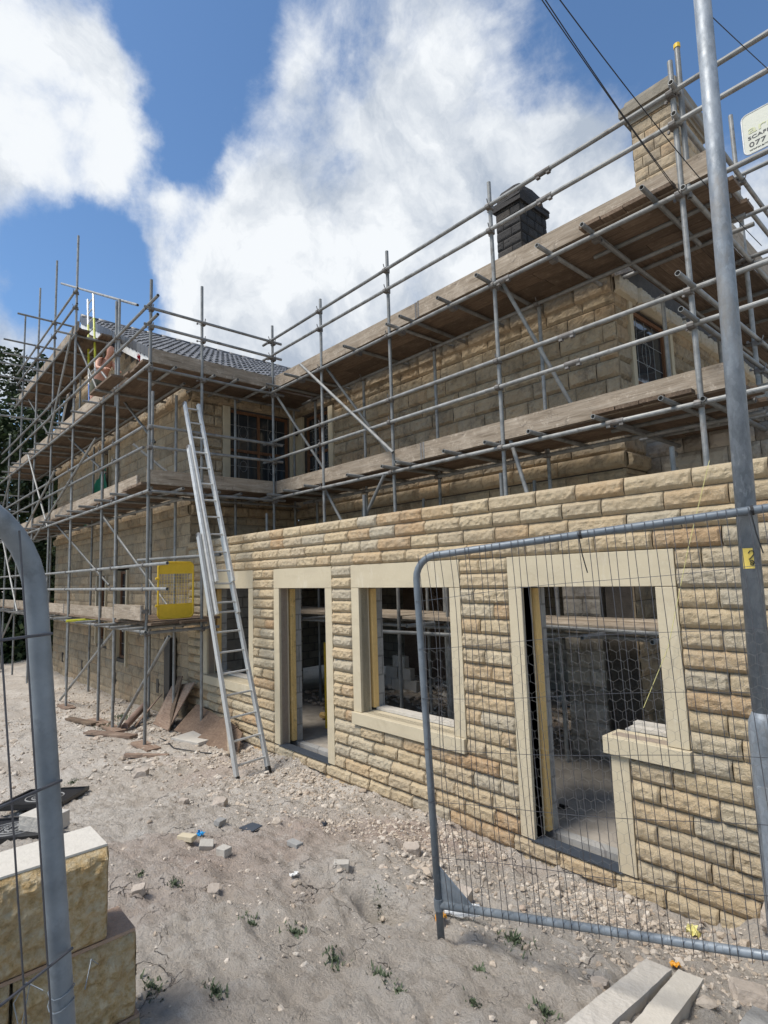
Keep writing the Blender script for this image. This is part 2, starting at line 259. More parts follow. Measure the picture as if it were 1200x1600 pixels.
# ------------------------------------------------------------------ mesh helpers
class MB:
    def __init__(s): s.v = []; s.f = []; s.sm = False
    def q(s, *p):
        i = len(s.v); s.v += [tuple(x) for x in p]; s.f.append(tuple(range(i, i+len(p))))
    def box(s, a, b, jit=0):
        x0, y0, z0 = a; x1, y1, z1 = b; i = len(s.v)
        for x, y, z in ((x0, y0, z0), (x1, y0, z0), (x1, y1, z0), (x0, y1, z0), (x0, y0, z1), (x1, y0, z1), (x1, y1, z1), (x0, y1, z1)):
            s.v.append((x+random.uniform(-jit, jit), y+random.uniform(-jit, jit), z+random.uniform(-jit, jit)))
        s.f += [(i, i+3, i+2, i+1), (i+4, i+5, i+6, i+7), (i, i+1, i+5, i+4), (i+1, i+2, i+6, i+5), (i+2, i+3, i+7, i+6), (i+3, i, i+4, i+7)]
        return s
    def obox(s, mat, a, b, bev=0):
        k = len(s.v); s.box(a, b)
        for j in range(k, len(s.v)): s.v[j] = tuple(mat @ Vector(s.v[j]))
        return s
    def prism(s, pts, off):
        n = len(pts); i = len(s.v); o = Vector(off)
        s.v += [tuple(p) for p in pts] + [tuple(Vector(p)+o) for p in pts]
        s.f.append(tuple(i+k for k in range(n))[::-1]); s.f.append(tuple(i+n+k for k in range(n)))
        for k in range(n): s.f.append((i+k, i+(k+1) % n, i+n+(k+1) % n, i+n+k))
        return s
    def tube(s, a, b, r, n=10, hollow=True, r1=None):
        a, b = Vector(a), Vector(b); d = (b-a); L = d.length; d = d/L
        x = d.orthogonal().normalized(); y = d.cross(x); r1 = r if r1 is None else r1
        rings = [(a, r), (b, r1)]
        if hollow: rings = [(a+d*min(.04, L*.2), r*.8), (a, r*.8), (a, r), (b, r1), (b, r1*.8), (b-d*min(.04, L*.2), r1*.8)]
        i = len(s.v)
        for c, rr in rings:
            for k in range(n):
                t = 2*PI*k/n; s.v.append(tuple(c+(x*math.cos(t)+y*math.sin(t))*rr))
        m = len(rings)
        for j in range(m-1):
            for k in range(n):
                s.f.append((i+j*n+k, i+j*n+(k+1) % n, i+(j+1)*n+(k+1) % n, i+(j+1)*n+k))
        s.f.append(tuple(i+k for k in range(n))[::-1]); s.f.append(tuple(i+(m-1)*n+k for k in range(n)))
        return s
    def path(s, pts, r, n=8, closed=False):
        P = [Vector(p) for p in pts]; m = len(P); i = len(s.v); ref = None
        for k, p in enumerate(P):
            t = (P[(k+1) % m]-P[k-1]) if closed else (P[min(k+1, m-1)]-P[max(k-1, 0)])
            t.normalize()
            if ref is None: ref = t.orthogonal().normalized()
            x = (ref-t*ref.dot(t)).normalized(); ref = x; y = t.cross(x); rr = r[k] if isinstance(r, (list, tuple)) else r
            for j in range(n):
                a = 2*PI*j/n; s.v.append(tuple(p+(x*math.cos(a)+y*math.sin(a))*rr))
        for k in range(m if closed else m-1):
            k2 = (k+1) % m
            for j in range(n): s.f.append((i+k*n+j, i+k*n+(j+1) % n, i+k2*n+(j+1) % n, i+k2*n+j))
        if not closed:
            s.f.append(tuple(i+j for j in range(n))[::-1]); s.f.append(tuple(i+(m-1)*n+j for j in range(n)))
        return s
    def mesh(s, name, mat):
        me = bpy.data.meshes.new(name); me.from_pydata(s.v, [], s.f); me.update()
        if mat: me.materials.append(mat)
        if s.sm: me.polygons.foreach_set('use_smooth', [True]*len(me.polygons))
        return me

def thing(name, loc, label, cat, group=None):
    o = bpy.data.objects.new(name, None); COL.objects.link(o); o.location = loc; o.empty_display_size = .2
    o['label'] = label; o['category'] = cat
    if group: o['group'] = group
    return o
def tag(o, label, cat, group=None):
    o['label'] = label; o['category'] = cat
    if group: o['group'] = group
    return o
def obj(name, mb, mat, parent=None, bevel=0, label=None):
    me = mb.mesh(name, MT[mat] if isinstance(mat, str) else mat) if isinstance(mb, MB) else mb
    o = bpy.data.objects.new(name, me); COL.objects.link(o)
    if parent:
        o.parent = parent
        # meshes are built in world coordinates: only an Empty adds an offset
        if parent.type == 'EMPTY': o.matrix_parent_inverse = Matrix.Translation(-Vector(parent.location))
    if bevel:
        b = o.modifiers.new('bevel', 'BEVEL'); b.width = bevel; b.segments = 2; b.limit_method = 'ANGLE'
    if label: o['label'] = label
    return o
def smooth01(t): t = max(0., min(1., t)); return t*t*(3-2*t)

# ground height used by everything that stands on it
def G0(x, y):
    d = max(0, -y-.2); s = smooth01((x+1)/4.5)
    z = -.15+.95*(1-math.exp(-d/2.5))*s-.15*min(1, max(0, (-1-x)/6))
    z += .38*math.exp(-((x-6.15)**2/.20+(y+.0)**2/.16))
    z -= .26*smooth01(1.5*math.exp(-((x-4.33)**2/.045+(y+1.93)**2/.016))-.25)*(1+.5*noise.noise(Vector((x*14, y*14, 1))))
    z -= .35*smooth01((-x-14)/8) if x < -14 else 0
    return z
def G(x, y):
    z = G0(x, y); P = Vector((x, y, 0))
    z += .050*(noise.noise(P*1.1))+.030*noise.noise(P*3.1+Vector((5, 1, 0)))
    near = smooth01(1.2-abs(x+y*.0-3)/9)
    z += near*(.020*abs(noise.noise(P*7.7))+.013*noise.noise(P*15.3)+.008*noise.noise(P*33))
    clod = smooth01((noise.noise(P*1.4+Vector((9, 3, 0)))+.25)*3)*near
    z += clod*(.040*max(0, noise.noise(P*11+Vector((2, 7, 0)))+.1)+.022*max(0, noise.noise(P*23+Vector((2, 3, 0)))))
    f1 = noise.fractal(P*5.5, .9, 2.1, 4); t = f1*3.2; ft = t-math.floor(t); z += near*.016*(math.floor(t)+smooth01(ft*2.2-.6))/1.6
    z += near*.010*noise.noise(P*52)
    return z

# ------------------------------------------------------------------ ground
def grid(x0, x1, y0, y1, st, zf):
    nx = max(2, round((x1-x0)/st)+1); ny = max(2, round((y1-y0)/st)+1); m = MB(); m.sm = True
    for j in range(ny):
        for i in range(nx):
            x = x0+(x1-x0)*i/(nx-1); y = y0+(y1-y0)*j/(ny-1); m.v.append((x, y, zf(x, y)))
    for j in range(ny-1):
        for i in range(nx-1):
            a = j*nx+i; m.f.append((a, a+1, a+nx+1, a+nx))
    return m
def ground():
    xs = []; x = -1500.
    # variable spacing: fine near the camera, coarse to the horizon
    def axis(lo, hi, f0, f1, fine, mid0, mid1, mid):
        out = []; v = lo
        while v < hi:
            out.append(v)
            if f0 <= v < f1: v += fine
            elif mid0 <= v < mid1: v += mid
            else:
                d = min(abs(v-mid0), abs(v-mid1)); s = max(mid, d*.35)
                nv = v+s
                if v < mid0 < nv: nv = mid0
                v = nv
        out.append(hi); return out
    X = axis(-1500, 1500, -1.0, 6.6, .021, -18, 9, .12); Y = axis(-1500, 1500, -3.6, .02, .021, -7, 2, .12)
    m = MB(); m.sm = True
    for y in Y:
        for x in X:
            far = max(abs(x), abs(y)) > 40
            z = -.6 if far else G(x, y)
            if y > .12: z = min(z, -.2)-.05
            m.v.append((x, y, z))
    n = len(X)
    for j in range(len(Y)-1):
        for i in range(n-1):
            a = j*n+i; m.f.append((a, a+1, a+n+1, a+n))
    g = obj('ground', m, 'ground'); g['kind'] = 'structure'
ground()

# ------------------------------------------------------------------ stone walling
def blocks(m, O, U, Nn, L, z0, z1, ch, holes, lr, dep, res, top=None, joint=.007, rough=.5, corner=None):
    """courses of individually pitched stones laid in plane O + u*U, facing Nn"""
    O, U, Nn = Vector(O), Vector(U), Vector(Nn); z = z0; row = 0
    while z < z1-.02:
        h = min(ch, z1-z); segs = [(0., L)]
        if top:
            a, b = top(z+h*.9); segs = [(a, b)] if b-a > .1 else []
        for (a, b, c, d) in holes:
            if c < z+h-.01 and d > z+.01:
                ns = []
                for (p, q) in segs:
                    if b <= p or a >= q: ns.append((p, q)); continue
                    if a > p: ns.append((p, a))
                    if b < q: ns.append((b, q))
                segs = ns
        for (p, q) in segs:
            if q-p < .03: continue
            u = p; first = True
            while u < q-.001:
                w = random.uniform(*lr)
                if first and row % 2: w *= .55
                first = False
                if u+w > q-lr[0]*.45: w = q-u
                stone(m, O, U, Nn, u+joint*.5, u+w-joint*.5, z+joint*.5, z+h-joint*.5, dep, res, rough); u += w
        z += h; row += 1
def stone(m, O, U, Nn, u0, u1, z0, z1, dep, res, rough, perp=True):
    nx = max(2, int((u1-u0)/res)+1); nz = max(3, int((z1-z0)/res)+1); i0 = len(m.v); seed = Vector((random.random()*50, random.random()*50, random.random()*50))
    dd = dep*random.uniform(.8, 1.15); tilt = random.uniform(-.25, .25); tz = random.uniform(-.3, .15)
    mg = random.uniform(.016, .026); pe = .42 if perp else 0.
    for j in range(nz+1):
        for i in range(nx+1):
            fu, fz = i/nx, j/nz; u = u0+(u1-u0)*fu; z = z0+(z1-z0)*fz
            ez_ = min(min(z-z0, z1-z)/(mg*1.5), 1.); eu_ = min(min(u-u0, u1-u)/(mg*.55), 1.)
            e = (ez_**.8)*(.62+.38*eu_ if eu_ > 0 else pe)
            nn = (.32-1.5*abs(noise.noise(Vector((u*8, z*11, 0))+seed)))*.45+noise.noise(Vector((u*27, z*31, 3))+seed)*.45+(noise.noise(Vector((u*60, z*70, 3))+seed)*.12 if res < .02 else 0)
            d = dd*e*(1+tilt*(fu-.5)+tz*(fz-.5)+rough*nn) if e > 0 else .001
            p = O+U*u+Nn*d; m.v.append((p.x, p.y, p.z+z))
    w = nx+1
    for j in range(nz):
        for i in range(nx):
            a = i0+j*w+i; m.f.append((a, a+1, a+w+1, a+w))
    # returns into the wall so that joints are real recesses
    k = len(m.v); cs = [(u0, z0), (u1, z0), (u1, z1), (u0, z1)]; bk = Nn*-.02
    for (u, z) in cs:
        p = O+U*u+bk; m.v.append((p.x, p.y, p.z+z))
    c = [i0, i0+nx, i0+nz*w+nx, i0+nz*w]
    for a in range(4): b = (a+1) % 4; m.f.append((k+a, k+b, c[b], c[a]))
def slab_with_holes(m, O, U, Nn, L, z0, z1, t, holes, front=-.012):
    """wall core: boxes around rectangular openings. front = offset of its face along Nn"""
    O, U, Nn = Vector(O), Vector(U), Vector(Nn)
    us = sorted({0., L, *[h[0] for h in holes], *[h[1] for h in holes]}); us = [u for u in us if 0 <= u <= L]
    for a, b in zip(us, us[1:]):
        if b-a < 1e-4: continue
        segs = [(z0, z1)]
        for (p, q, c, d) in holes:
            if p <= a+1e-5 and q >= b-1e-5:
                ns = []
                for (s0, s1) in segs:
                    if d <= s0 or c >= s1: ns.append((s0, s1)); continue
                    if c > s0: ns.append((s0, c))
                    if d < s1: ns.append((d, s1))
                segs = ns
        for (s0, s1) in segs:
            A = O+U*a; B = O+U*b
            pts = [A+Nn*front, B+Nn*front, B+Nn*(front-t), A+Nn*(front-t)]
            m.prism([(p.x, p.y, p.z+s0) for p in pts], (0, 0, s1-s0))

# ------------------------------------------------------------------ new extension wall
def extension():
    T = thing('stone_wall', (2, .2, -.15), 'new single storey buff rock faced stone wall with empty door and window openings', 'wall')
    X0, X1, ZT = -2.86, 7.6, 2.93
    D = dict(d=(0, 1.36, -.01, 2.37), w=(1.74, 3.42, .555, 2.37), e=(3.98, 5.42, .85, 2.37), eb=(3.98, 4.98, -.01, .86), z=(-2.27, -.577, .555, 2.37))
    hs = [(a-X0, b-X0, c, d) for a, b, c, d in D.values()]
    m = MB(); blocks(m, (X0, -.0, 0), (1, 0, 0), (0, -1, 0), X1-X0, -.43, ZT, .14, hs, (.30, .52), .036, .015, rough=.62, joint=.007)
    obj('stonework', m, 'new', T)
    OP = [(.14, 1.22, -.01, 2.10), (1.88, 3.28, .69, 2.1), (4.12, 5.27, .98, 2.10), (4.12, 4.84, -.01, .99), (-2.13, -.717, .69, 2.1)]
    op = [(a-X0, b-X0, c, d) for a, b, c, d in OP]
    m = MB(); slab_with_holes(m, (X0, 0, 0), (1, 0, 0), (0, -1, 0), X1-X0, -.6, ZT-.004, .10, op, -.012)
    obj('mortar_backing', m, 'mort', T)
    m = MB(); slab_with_holes(m, (X0, .24, 0), (1, 0, 0), (0, -1, 0), X1-X0, -.6, ZT-.06, .10, op, 0)
    obj('block_leaf', m, 'blockw', T)
    f, bk = -.022, .135
    def st(nm, a, b, mat='ash'):
        mm = MB(); mm.box(a, b); obj(nm, mm, mat, T, .004)
    g = .002
    def frame(x0, x1, zb, sill):
        st('lintel', (x0+g, f, 2.10+g), (x1-g, bk, 2.37-g))
        if sill: st('sill', (x0+g, f-.035, zb+g), (x1-g, bk+.06, zb+.135)); zb += .135
        st('jamb', (x0+g, f, zb+g), (x0+.14, bk, 2.10-g)); st('jamb', (x1-.14, f, zb+g), (x1-g, bk, 2.10-g))
    frame(-2.27, -.577, .555, 1); frame(0, 1.36, 0, 0); frame(1.74, 3.42, .555, 1)
    st('lintel', (3.98+g, f, 2.10+g), (5.42-g, bk, 2.37-g)); st('jamb', (3.98+g, f, g), (4.12, bk, 2.1-g))
    st('jamb', (5.27, f, .98+g), (5.42-g, bk, 2.1-g)); st('sill', (4.80, f-.035, .85+g), (5.43, bk+.06, .98-g)); st('jamb', (4.84, f, g), (4.98-g, bk, .85-g))
    # timber closers in the cavity, left side of every opening, and on the right
    for a, b, c, d in OP:
        if c > .9: continue
        zt = 2.1
        mm = MB(); mm.box((a-.06, .165, c+.03), (a+.018, .235, zt-.015)); obj('cavity_closer', mm, 'yellowwood' if random.random() < .6 else 'yins', T)
    for a, b in ((1.22, .0), (3.28, .69), (-.717, .69)):
        mm = MB(); mm.box((a-.012, .165, b+.03), (a+.06, .235, 2.085)); obj('cavity_closer', mm, 'yins', T)
    for (a, b) in ((.14, 1.22), (4.12, 4.84)):
        mm = MB(); mm.box((a-.05, -.032, -.004), (b+.03, .10, .006)); obj('damp_proof_strip', mm, 'slate', T)
    # white mortar bed on the inner sills
    for a, b, z in ((1.88, 3.28, .692), (-2.13, -.717, .692), (4.90, 5.27, .982)):
        mm = MB(); mm.box((a, .20, z), (b, .34, z+.03), .004); obj('mortar_bed', mm, 'conc', T)
    return T
MT['blockw'] = brickmat('grey block wall', (.30, .295, .28), (.36, .35, .33), (.22, .21, .20), .44, .215)
extension()
tag(obj('hanging_string', MB().path([(5.72, -.06, 2.95), (5.54, -.085, 2.35), (5.35, -.07, 1.68), (5.15, -.09, 1.24)], .0022, 5), 'string'), 'thin yellow string hanging from the wall top down across the doorway edge', 'string')

MT['oldgrey2'] = simple('weathered cap stone', (.21, .185, .145), .95, 0, .5, 7, .012)
# ------------------------------------------------------------------ old house
GX0, GX1, IY, RX, ZE = -12.75, -2.88, 2.33, 4.04, 5.72
APX, APZ = -9.9, 9.62
def house():
    T = thing('stone_house', (-4, 3, -.2), 'old two storey stone house with dark tiled roof wrapped in scaffolding', 'house')
    def topg(z):
        if z < ZE: return (0, GX1-GX0+.035)
        r = GX1-(GX1-APX)*(z-ZE)/(APZ-.15-ZE); l = GX0+(APX-GX0)*(z-ZE)/(APZ-.15-ZE)
        return (l-GX0+.05, r-GX0-.05)
    BZ, BT = 3.42, 3.62
    # gable wall (faces -Y)
    gw = [(-6.95, -6.05, .56, 2.56), (-8.35, -7.55, .9, 2.4), (-8.1, -7.5, 4.0, 5.45)]
    rel = [(a-GX0, b-GX0, c, d) for a, b, c, d in gw]
    m = MB(); core = MB()
    blocks(m, (GX0, 0, 0), (1, 0, 0), (0, -1, 0), GX1-GX0+.03, -.8, BZ, .215, rel, (.36, .68), .016, .06, rough=.5)
    blocks(m, (GX0, 0, 0), (1, 0, 0), (0, -1, 0), GX1-GX0, BT, 9.6, .215, rel, (.36, .68), .016, .06, top=topg, rough=.5)
    slab_with_holes(core, (GX0, 0, 0), (1, 0, 0), (0, -1, 0), GX1-GX0-.012, -.8, ZE, .35, rel, -.008)
    core.prism([(GX0, .008, ZE), (GX1-.01, .008, ZE), (APX, .008, APZ-.15)], (0, .3, 0))
    gwall = obj('gable_wall', m, 'old', T); obj('wall_core', core, 'dmort', gwall)
    # return wall (faces +X), gable corner to inner corner
    m = MB(); core = MB(); h1 = [(.62, 2.50, 4.12, 5.56)]
    blocks(m, (GX1, 0, 0), (0, 1, 0), (1, 0, 0), IY, 2.2, BZ, .215, [], (.3, .5), .03, .05, rough=.6)
    blocks(m, (GX1, 0, 0), (0, 1, 0), (1, 0, 0), IY, BT, ZE, .215, h1, (.2, .45), .045, .03, rough=.7)
    slab_with_holes(core, (GX1, 0, 0), (0, 1, 0), (1, 0, 0), IY, -.5, ZE-.01, .3, [(.77, 2.13, 4.12, 5.56)], -.008)
    w = obj('return_wall', m, 'old', T); obj('wall_core', core, 'dmort', w)
    # right wing front (faces -Y): upper part stands over the opened ground floor
    m = MB(); core = MB(); L = RX-GX1; h2 = [(0, 1.30, 4.12, 5.56)]
    blocks(m, (GX1, IY, 0), (1, 0, 0), (0, -1, 0), L+.03, 2.55, BZ, .215, [], (.3, .55), .03, .05, rough=.6)
    blocks(m, (GX1, IY, 0), (1, 0, 0), (0, -1, 0), L+.04, BT, ZE, .23, h2, (.3, .62), .045, .035, rough=.75)
    slab_with_holes(core, (GX1, IY, 0), (1, 0, 0), (0, -1, 0), L-.012, 2.55, ZE-.01, .35, [(.25, 1.15, 4.12, 5.56)], -.008)
    w = obj('wing_front_wall', m, 'old', T); obj('wall_core', core, 'dmort', w)
    # right wing gable end (faces +X)
    m = MB(); core = MB(); h3 = [(.36, 1.70, 4.15, 5.58)]
    blocks(m, (RX, IY, 0), (0, 1, 0), (1, 0, 0), 7.5, -.3, BZ, .215, [], (.3, .55), .03, .06, rough=.6)
    blocks(m, (RX, IY, 0), (0, 1, 0), (1, 0, 0), 7.5, BT, ZE, .23, h3, (.25, .55), .04, .035, rough=.7)
    slab_with_holes(core, (RX, IY+.01, 0), (0, 1, 0), (1, 0, 0), 7.49, -.5, ZE-.01, .35, [(.46, 1.60, 4.15, 5.58)], -.008)
    core.prism([(RX-.012, IY, ZE), (RX-.012, IY+7.5, ZE), (RX-.012, IY+3.75, ZE+1.9)], (-.3, 0, 0))
    w = obj('wing_end_wall', m, 'old', T); obj('wall_core', core, 'dmort', w)
    # moulded string course and eaves course, pitched stones standing proud
    def band(O, U, Nn, L, z, h, d, nm):
        mm = MB(); blocks(mm, Vector(O)+Vector(Nn)*.028, U, Nn, L, z, z+h, h, [], (.4, .8), d, .03, rough=.45)
        sm = MB(); O_, U_, N_ = Vector(O), Vector(U), Vector(Nn)
        pts = [O_-N_*.02, O_+U_*L-N_*.02, O_+U_*L+N_*.03, O_+N_*.03]
        sm.prism([(p.x, p.y, z+.004) for p in pts], (0, 0, h-.008)); b = obj(nm, mm, 'old', T); obj('band_core', sm, 'old', b)
        return b
    for z, h, nm, d in ((BZ, BT-BZ, 'string_course', .06), (ZE-.13, .26, 'eaves_course', .07)):
        band((GX0, 0, 0), (1, 0, 0), (0, -1, 0), GX1-GX0+.03, z, h, d, nm)
        band((GX1, 0, 0), (0, 1, 0), (1, 0, 0), IY, z, h, d, nm)
        band((GX1, IY, 0), (1, 0, 0), (0, -1, 0), RX-GX1+.03, z, h, d, nm)
        bw_ = band((RX, IY, 0), (0, 1, 0), (1, 0, 0), 7.5, z, h, d, nm)
        if nm == 'eaves_course': bw_.data.materials[0] = MT['ash']
    # windows
    def window(O, U, Nn, wd, z0, z1, lights, jamb, trans=None, inset=.10, nxl=2):
        O, U, Nn = Vector(O), Vector(U), Vector(Nn)
        def bar(mm, a, b, c, d, y0, y1):
            p = [O+U*a+Nn*y0, O+U*b+Nn*y0, O+U*b+Nn*y1, O+U*a+Nn*y1]; mm.prism([(q.x, q.y, q.z+c) for q in p], (0, 0, d-c))
        for (a, b) in jamb:
            mm = MB(); bar(mm, a, b, z0-.12, z1+.02, .055, -.2); obj('stone_jamb', mm, 'ash', T, .004)
        fr = MB(); y0, y1 = -inset+.03, -inset-.04; F = .055
        bar(fr, 0, wd, z0, z0+F, y0, y1); bar(fr, 0, wd, z1-F, z1, y0, y1)
        for k in range(lights+1):
            u = (wd-F)*k/lights; bar(fr, u, u+F, z0+F, z1-F, y0, y1)
        zt = z0+(z1-z0)*trans if trans else None
        if trans:
            for k in range(lights):
                u = (wd-F)*k/lights+F; bar(fr, u, u+(wd-F)/lights-F, zt, zt+F, y0, y1)
        w = obj('window', fr, 'frame', T)
        for k in range(lights):
            a = (wd-F)*k/lights+F; b = a+(wd-F)/lights-F
            zz = [(z0+F, zt), (zt+F, z1-F)] if trans else [(z0+F, z1-F)]
            for (c, d) in zz:
                mm = MB(); bar(mm, a-.003, b+.003, c-.003, d+.003, -inset, -inset-.006); obj('pane', mm, 'glass', w)
                ld = MB(); nz = max(2, round((d-c)/.26)); nx = nxl
                for i in range(1, nx): u = a+(b-a)*i/nx; bar(ld, u-.004, u+.004, c, d, -inset+.003, -inset)
                for i in range(1, nz): z = c+(d-c)*i/nz; bar(ld, a, b, z-.004, z+.004, -inset+.004, -inset+.001)
                # curved motif in the leadwork
                cz = (c+d)/2; cu = (a+b)/2; rr = min(b-a, d-c)*.2
                pp = [O+U*(cu+math.cos(t*PI/8)*rr*.7)+Nn*(-inset+.004) for t in range(17)]
                ld.path([(p.x, p.y, cz+math.sin(t*PI/8)*rr) for t, p in enumerate(pp)], .004, 4)
                obj('leading', ld, 'lead', w)
        return w
    window((GX1, .77, 0), (0, 1, 0), (1, 0, 0), 1.36, 4.12, 5.54, 2, [(-.15, -.002), (1.362, 1.60)], .42, nxl=3)
    window((GX1+.25, IY, 0), (1, 0, 0), (0, -1, 0), .90, 4.12, 5.54, 2, [(-.24, -.002), (.902, 1.05)], .42)
    window((RX, IY+.46, 0), (0, 1, 0), (1, 0, 0), 1.14, 4.15, 5.57, 1, [(-.1, -.002), (1.142, 1.24)], .30, inset=.06, nxl=4)
    window((-6.85, 0, 0), (1, 0, 0), (0, -1, 0), .72, .56, 2.5, 1, [(-.1, -.002), (.722, .8)])
    window((-8.27, 0, 0), (1, 0, 0), (0, -1, 0), .66, .9, 2.4, 1, [(-.08, -.002), (.662, .72)])
    window((-8.05, 0, 0), (1, 0, 0), (0, -1, 0), .5, 4.0, 5.45, 1, [(-.05, -.002), (.502, .56)])
    # carved bracket on the corner pillar
    mm = MB(); mm.path([(GX1+.10, 2.24, 5.18), (GX1+.13, 2.22, 5.24), (GX1+.10, 2.2, 5.3), (GX1+.12, 2.22, 5.36)], [.03, .05, .04, .015], 7); obj('carved_bracket', mm, 'cable', T)
    # dark bricks missing near the ground (vents) and rain pipe
    for x, z in ((-4.35, .12), (-6.9, -.02), (-9.6, .0), (-11.6, .05)):
        mm = MB(); mm.box((x, -.022, z), (x+.12, .0, z+.26)); obj('air_vent', mm, 'black', T)
    mm = MB(); mm.sm = False; mm.box((-3.62, -.16, .0), (-3.36, -.03, 1.22)); obj('duct', mm, 'black', T, .01)
    mm = MB(); mm.tube((-3.5, -.12, -.25), (-3.5, -.12, -.02), .07, 12, True, .075); obj('clay_gully', mm, 'clay', T)
    # roof of the gable wing: interlocking tiles in courses
    def tiles(name, P0, ALONG, SLOPE, La, Ls, nm2):
        P0, A, Sv = Vector(P0), Vector(ALONG).normalized(), Vector(SLOPE).normalized(); Nn = A.cross(Sv).normalized()
        if Nn.z < 0: Nn = -Nn
        m = MB(); pw, ph = .30, .34; na = int(La/pw); ns = int(Ls/ph)
        prof = [(0, .0), (.10, .045), (.26, .066), (.42, .045), (.52, .004), (.78, .0), (1.0, .0)]
        for j in range(ns):
            for i in range(na):
                k = len(m.v); dz = random.uniform(0, .006)
                for sv, lift in ((0., .034), (1.09, .004)):
                    for (pu, pz) in prof:
                        p = P0+A*((i+pu)*pw)+Sv*((j+sv)*ph)+Nn*(pz+lift+dz); m.v.append(tuple(p))
                for (pu, pz) in prof:
                    p = P0+A*((i+pu)*pw)+Sv*(j*ph)+Nn*(pz+.0); m.v.append(tuple(p))
                n = len(prof)
                for a in range(n-1):
                    m.f.append((k+a, k+a+1, k+n+a+1, k+n+a)); m.f.append((k+2*n+a, k+2*n+a+1, k+a+1, k+a))
        return obj(name, m, 'tile', T)
    ex, ez = -2.62, 6.06; rxx, rz = APX, APZ+.05
    sl = Vector((rxx-ex, 0, rz-ez)); Ls = sl.length
    rf = tiles('roof_slope', (ex, -.17, ez), (0, 1, 0), sl, 12.0, Ls, '')
    und = MB(); und.prism([(ex, -.12, ez-.02), (ex, 11.8, ez-.02), (rxx, 11.8, rz-.02), (rxx, -.12, rz-.02)], (0, 0, -.08)); obj('roof_deck', und, 'black', rf)
    rid = MB(); rid.sm = True
    for k in range(27):
        y = -.18+k*.45; rid.tube((rxx, y, rz+.0), (rxx, y+.44, rz+.0), .12, 12, False, .108)
    obj('ridge_tiles', rid, 'tile', rf)
    lx, lz = -13.1, 5.75
    und = MB(); und.prism([(rxx, -.15, rz), (rxx, 11.8, rz), (lx, 11.8, lz), (lx, -.15, lz)], (0, 0, -.08)); obj('roof_slope', und, 'tile', T)
    # verge: end tiles turned down over a white barge board
    d = (Vector((ex, 0, ez))-Vector((rxx, 0, rz))); n = 30; vg = MB()
    for k in range(n):
        a = Vector((rxx, -.185, rz))+d*(k/n); b = Vector((rxx, -.185, rz))+d*((k+.96)/n)
        vg.prism([(a.x, -.185, a.z+.045), (b.x, -.185, b.z+.05), (b.x, -.185, b.z-.17), (a.x, -.185, a.z-.14)], (0, .02, 0))
    obj('verge_tiles', vg, 'tile', rf)
    bb = MB(); a = Vector((rxx, -.16, rz-.14)); b = Vector((ex, -.16, ez-.14))
    bb.prism([a, b, b-Vector((0, 0, .20)), a-Vector((0, 0, .20))], (0, .03, 0)); obj('barge_board', bb, 'white', T)
    bb = MB(); b = Vector((lx, -.16, lz-.14)); bb.prism([b, a, a-Vector((0, 0, .2)), b-Vector((0, 0, .2))], (0, .03, 0)); obj('barge_board', bb, 'white', T)
    gt = MB(); gt.path([(ex+.05, -.15, ez-.1), (ex+.05, 2.6, ez-.1)], .055, 8); obj('gutter', gt, 'black', T)
    # right wing roof
    s2 = MB(); s2.prism([(GX1-1.5, IY-.2, ZE+.08), (RX+.12, IY-.2, ZE+.08), (RX+.12, 6.08, ZE+1.98), (GX1-4.5, 6.08, ZE+1.98)], (0, 0, .07)); r2_ = obj('wing_roof', s2, 'tile', T)
    s2 = MB(); s2.prism([(RX+.12, 9.9, ZE+.08), (GX1-1.5, 9.9, ZE+.08), (GX1-4.5, 6.08, ZE+1.98), (RX+.12, 6.08, ZE+1.98)], (0, 0, .07)); obj('wing_roof', s2, 'tile', T)
    vb = MB(); vb.prism([(RX+.125, IY-.22, ZE+.17), (RX+.125, 6.08, ZE+2.07), (RX+.125, 6.08, ZE+1.85), (RX+.125, IY-.22, ZE-.05)], (.03, 0, 0)); obj('barge_board', vb, 'toe', T)
    # chimneys
    def chimney(cx, cy, wx, wy, z0, z1, mat, cap):
        mm = MB(); x0, x1, y0, y1 = cx-wx/2, cx+wx/2, cy-wy/2, cy+wy/2
        for (O, U, Nn, L) in (((x0, y0, 0), (1, 0, 0), (0, -1, 0), wx), ((x1, y0, 0), (0, 1, 0), (1, 0, 0), wy), ((x1, y1, 0), (-1, 0, 0), (0, 1, 0), wx), ((x0, y1, 0), (0, -1, 0), (-1, 0, 0), wy)):
            blocks(mm, O, U, Nn, L, z0, z1, .205, [], (.22, .42), .018, .035, rough=.6, joint=.012)
        mm.box((x0+.012, y0+.012, z0), (x1-.012, y1-.012, z1)); c = obj('chimney', mm, mat, r2_)
        if cap == 'stone':
            k = MB(); k.box((x0-.045, y0-.045, z1-.10), (x1+.045, y1+.045, z1-.03)); k.box((x0-.09, y0-.09, z1-.028), (x1+.09, y1+.09, z1+.05)); k.box((x0-.14, y0-.14, z1+.052), (x1+.14, y1+.14, z1+.20), .006)
            v = len(k.v); k.box((x0-.08, y0-.08, z1+.20), (x1+.08, y1+.08, z1+.34), .012)
            for j in (4, 5, 6, 7):
                q = k.v[v+j]; k.v[v+j] = (cx+(q[0]-cx)*.92, cy+(q[1]-cy)*.95, q[2])
            obj('chimney_cap', k, 'oldgrey2', c)
            k = MB(); k.box((x0-.07, y0-.07, z0), (x1+.07, y1+.07, z0+.55), .004); v = len(k.v); k.box((x0-.07, y0-.07, z0+.552), (x1+.07, y1+.07, z0+.67))
            for j in (4, 5, 6, 7):
                q = k.v[v+j]; k.v[v+j] = (cx+(q[0]-cx)*.86, cy+(q[1]-cy)*.93, q[2])
            obj('chimney_plinth', k, 'ash', c)
        else:
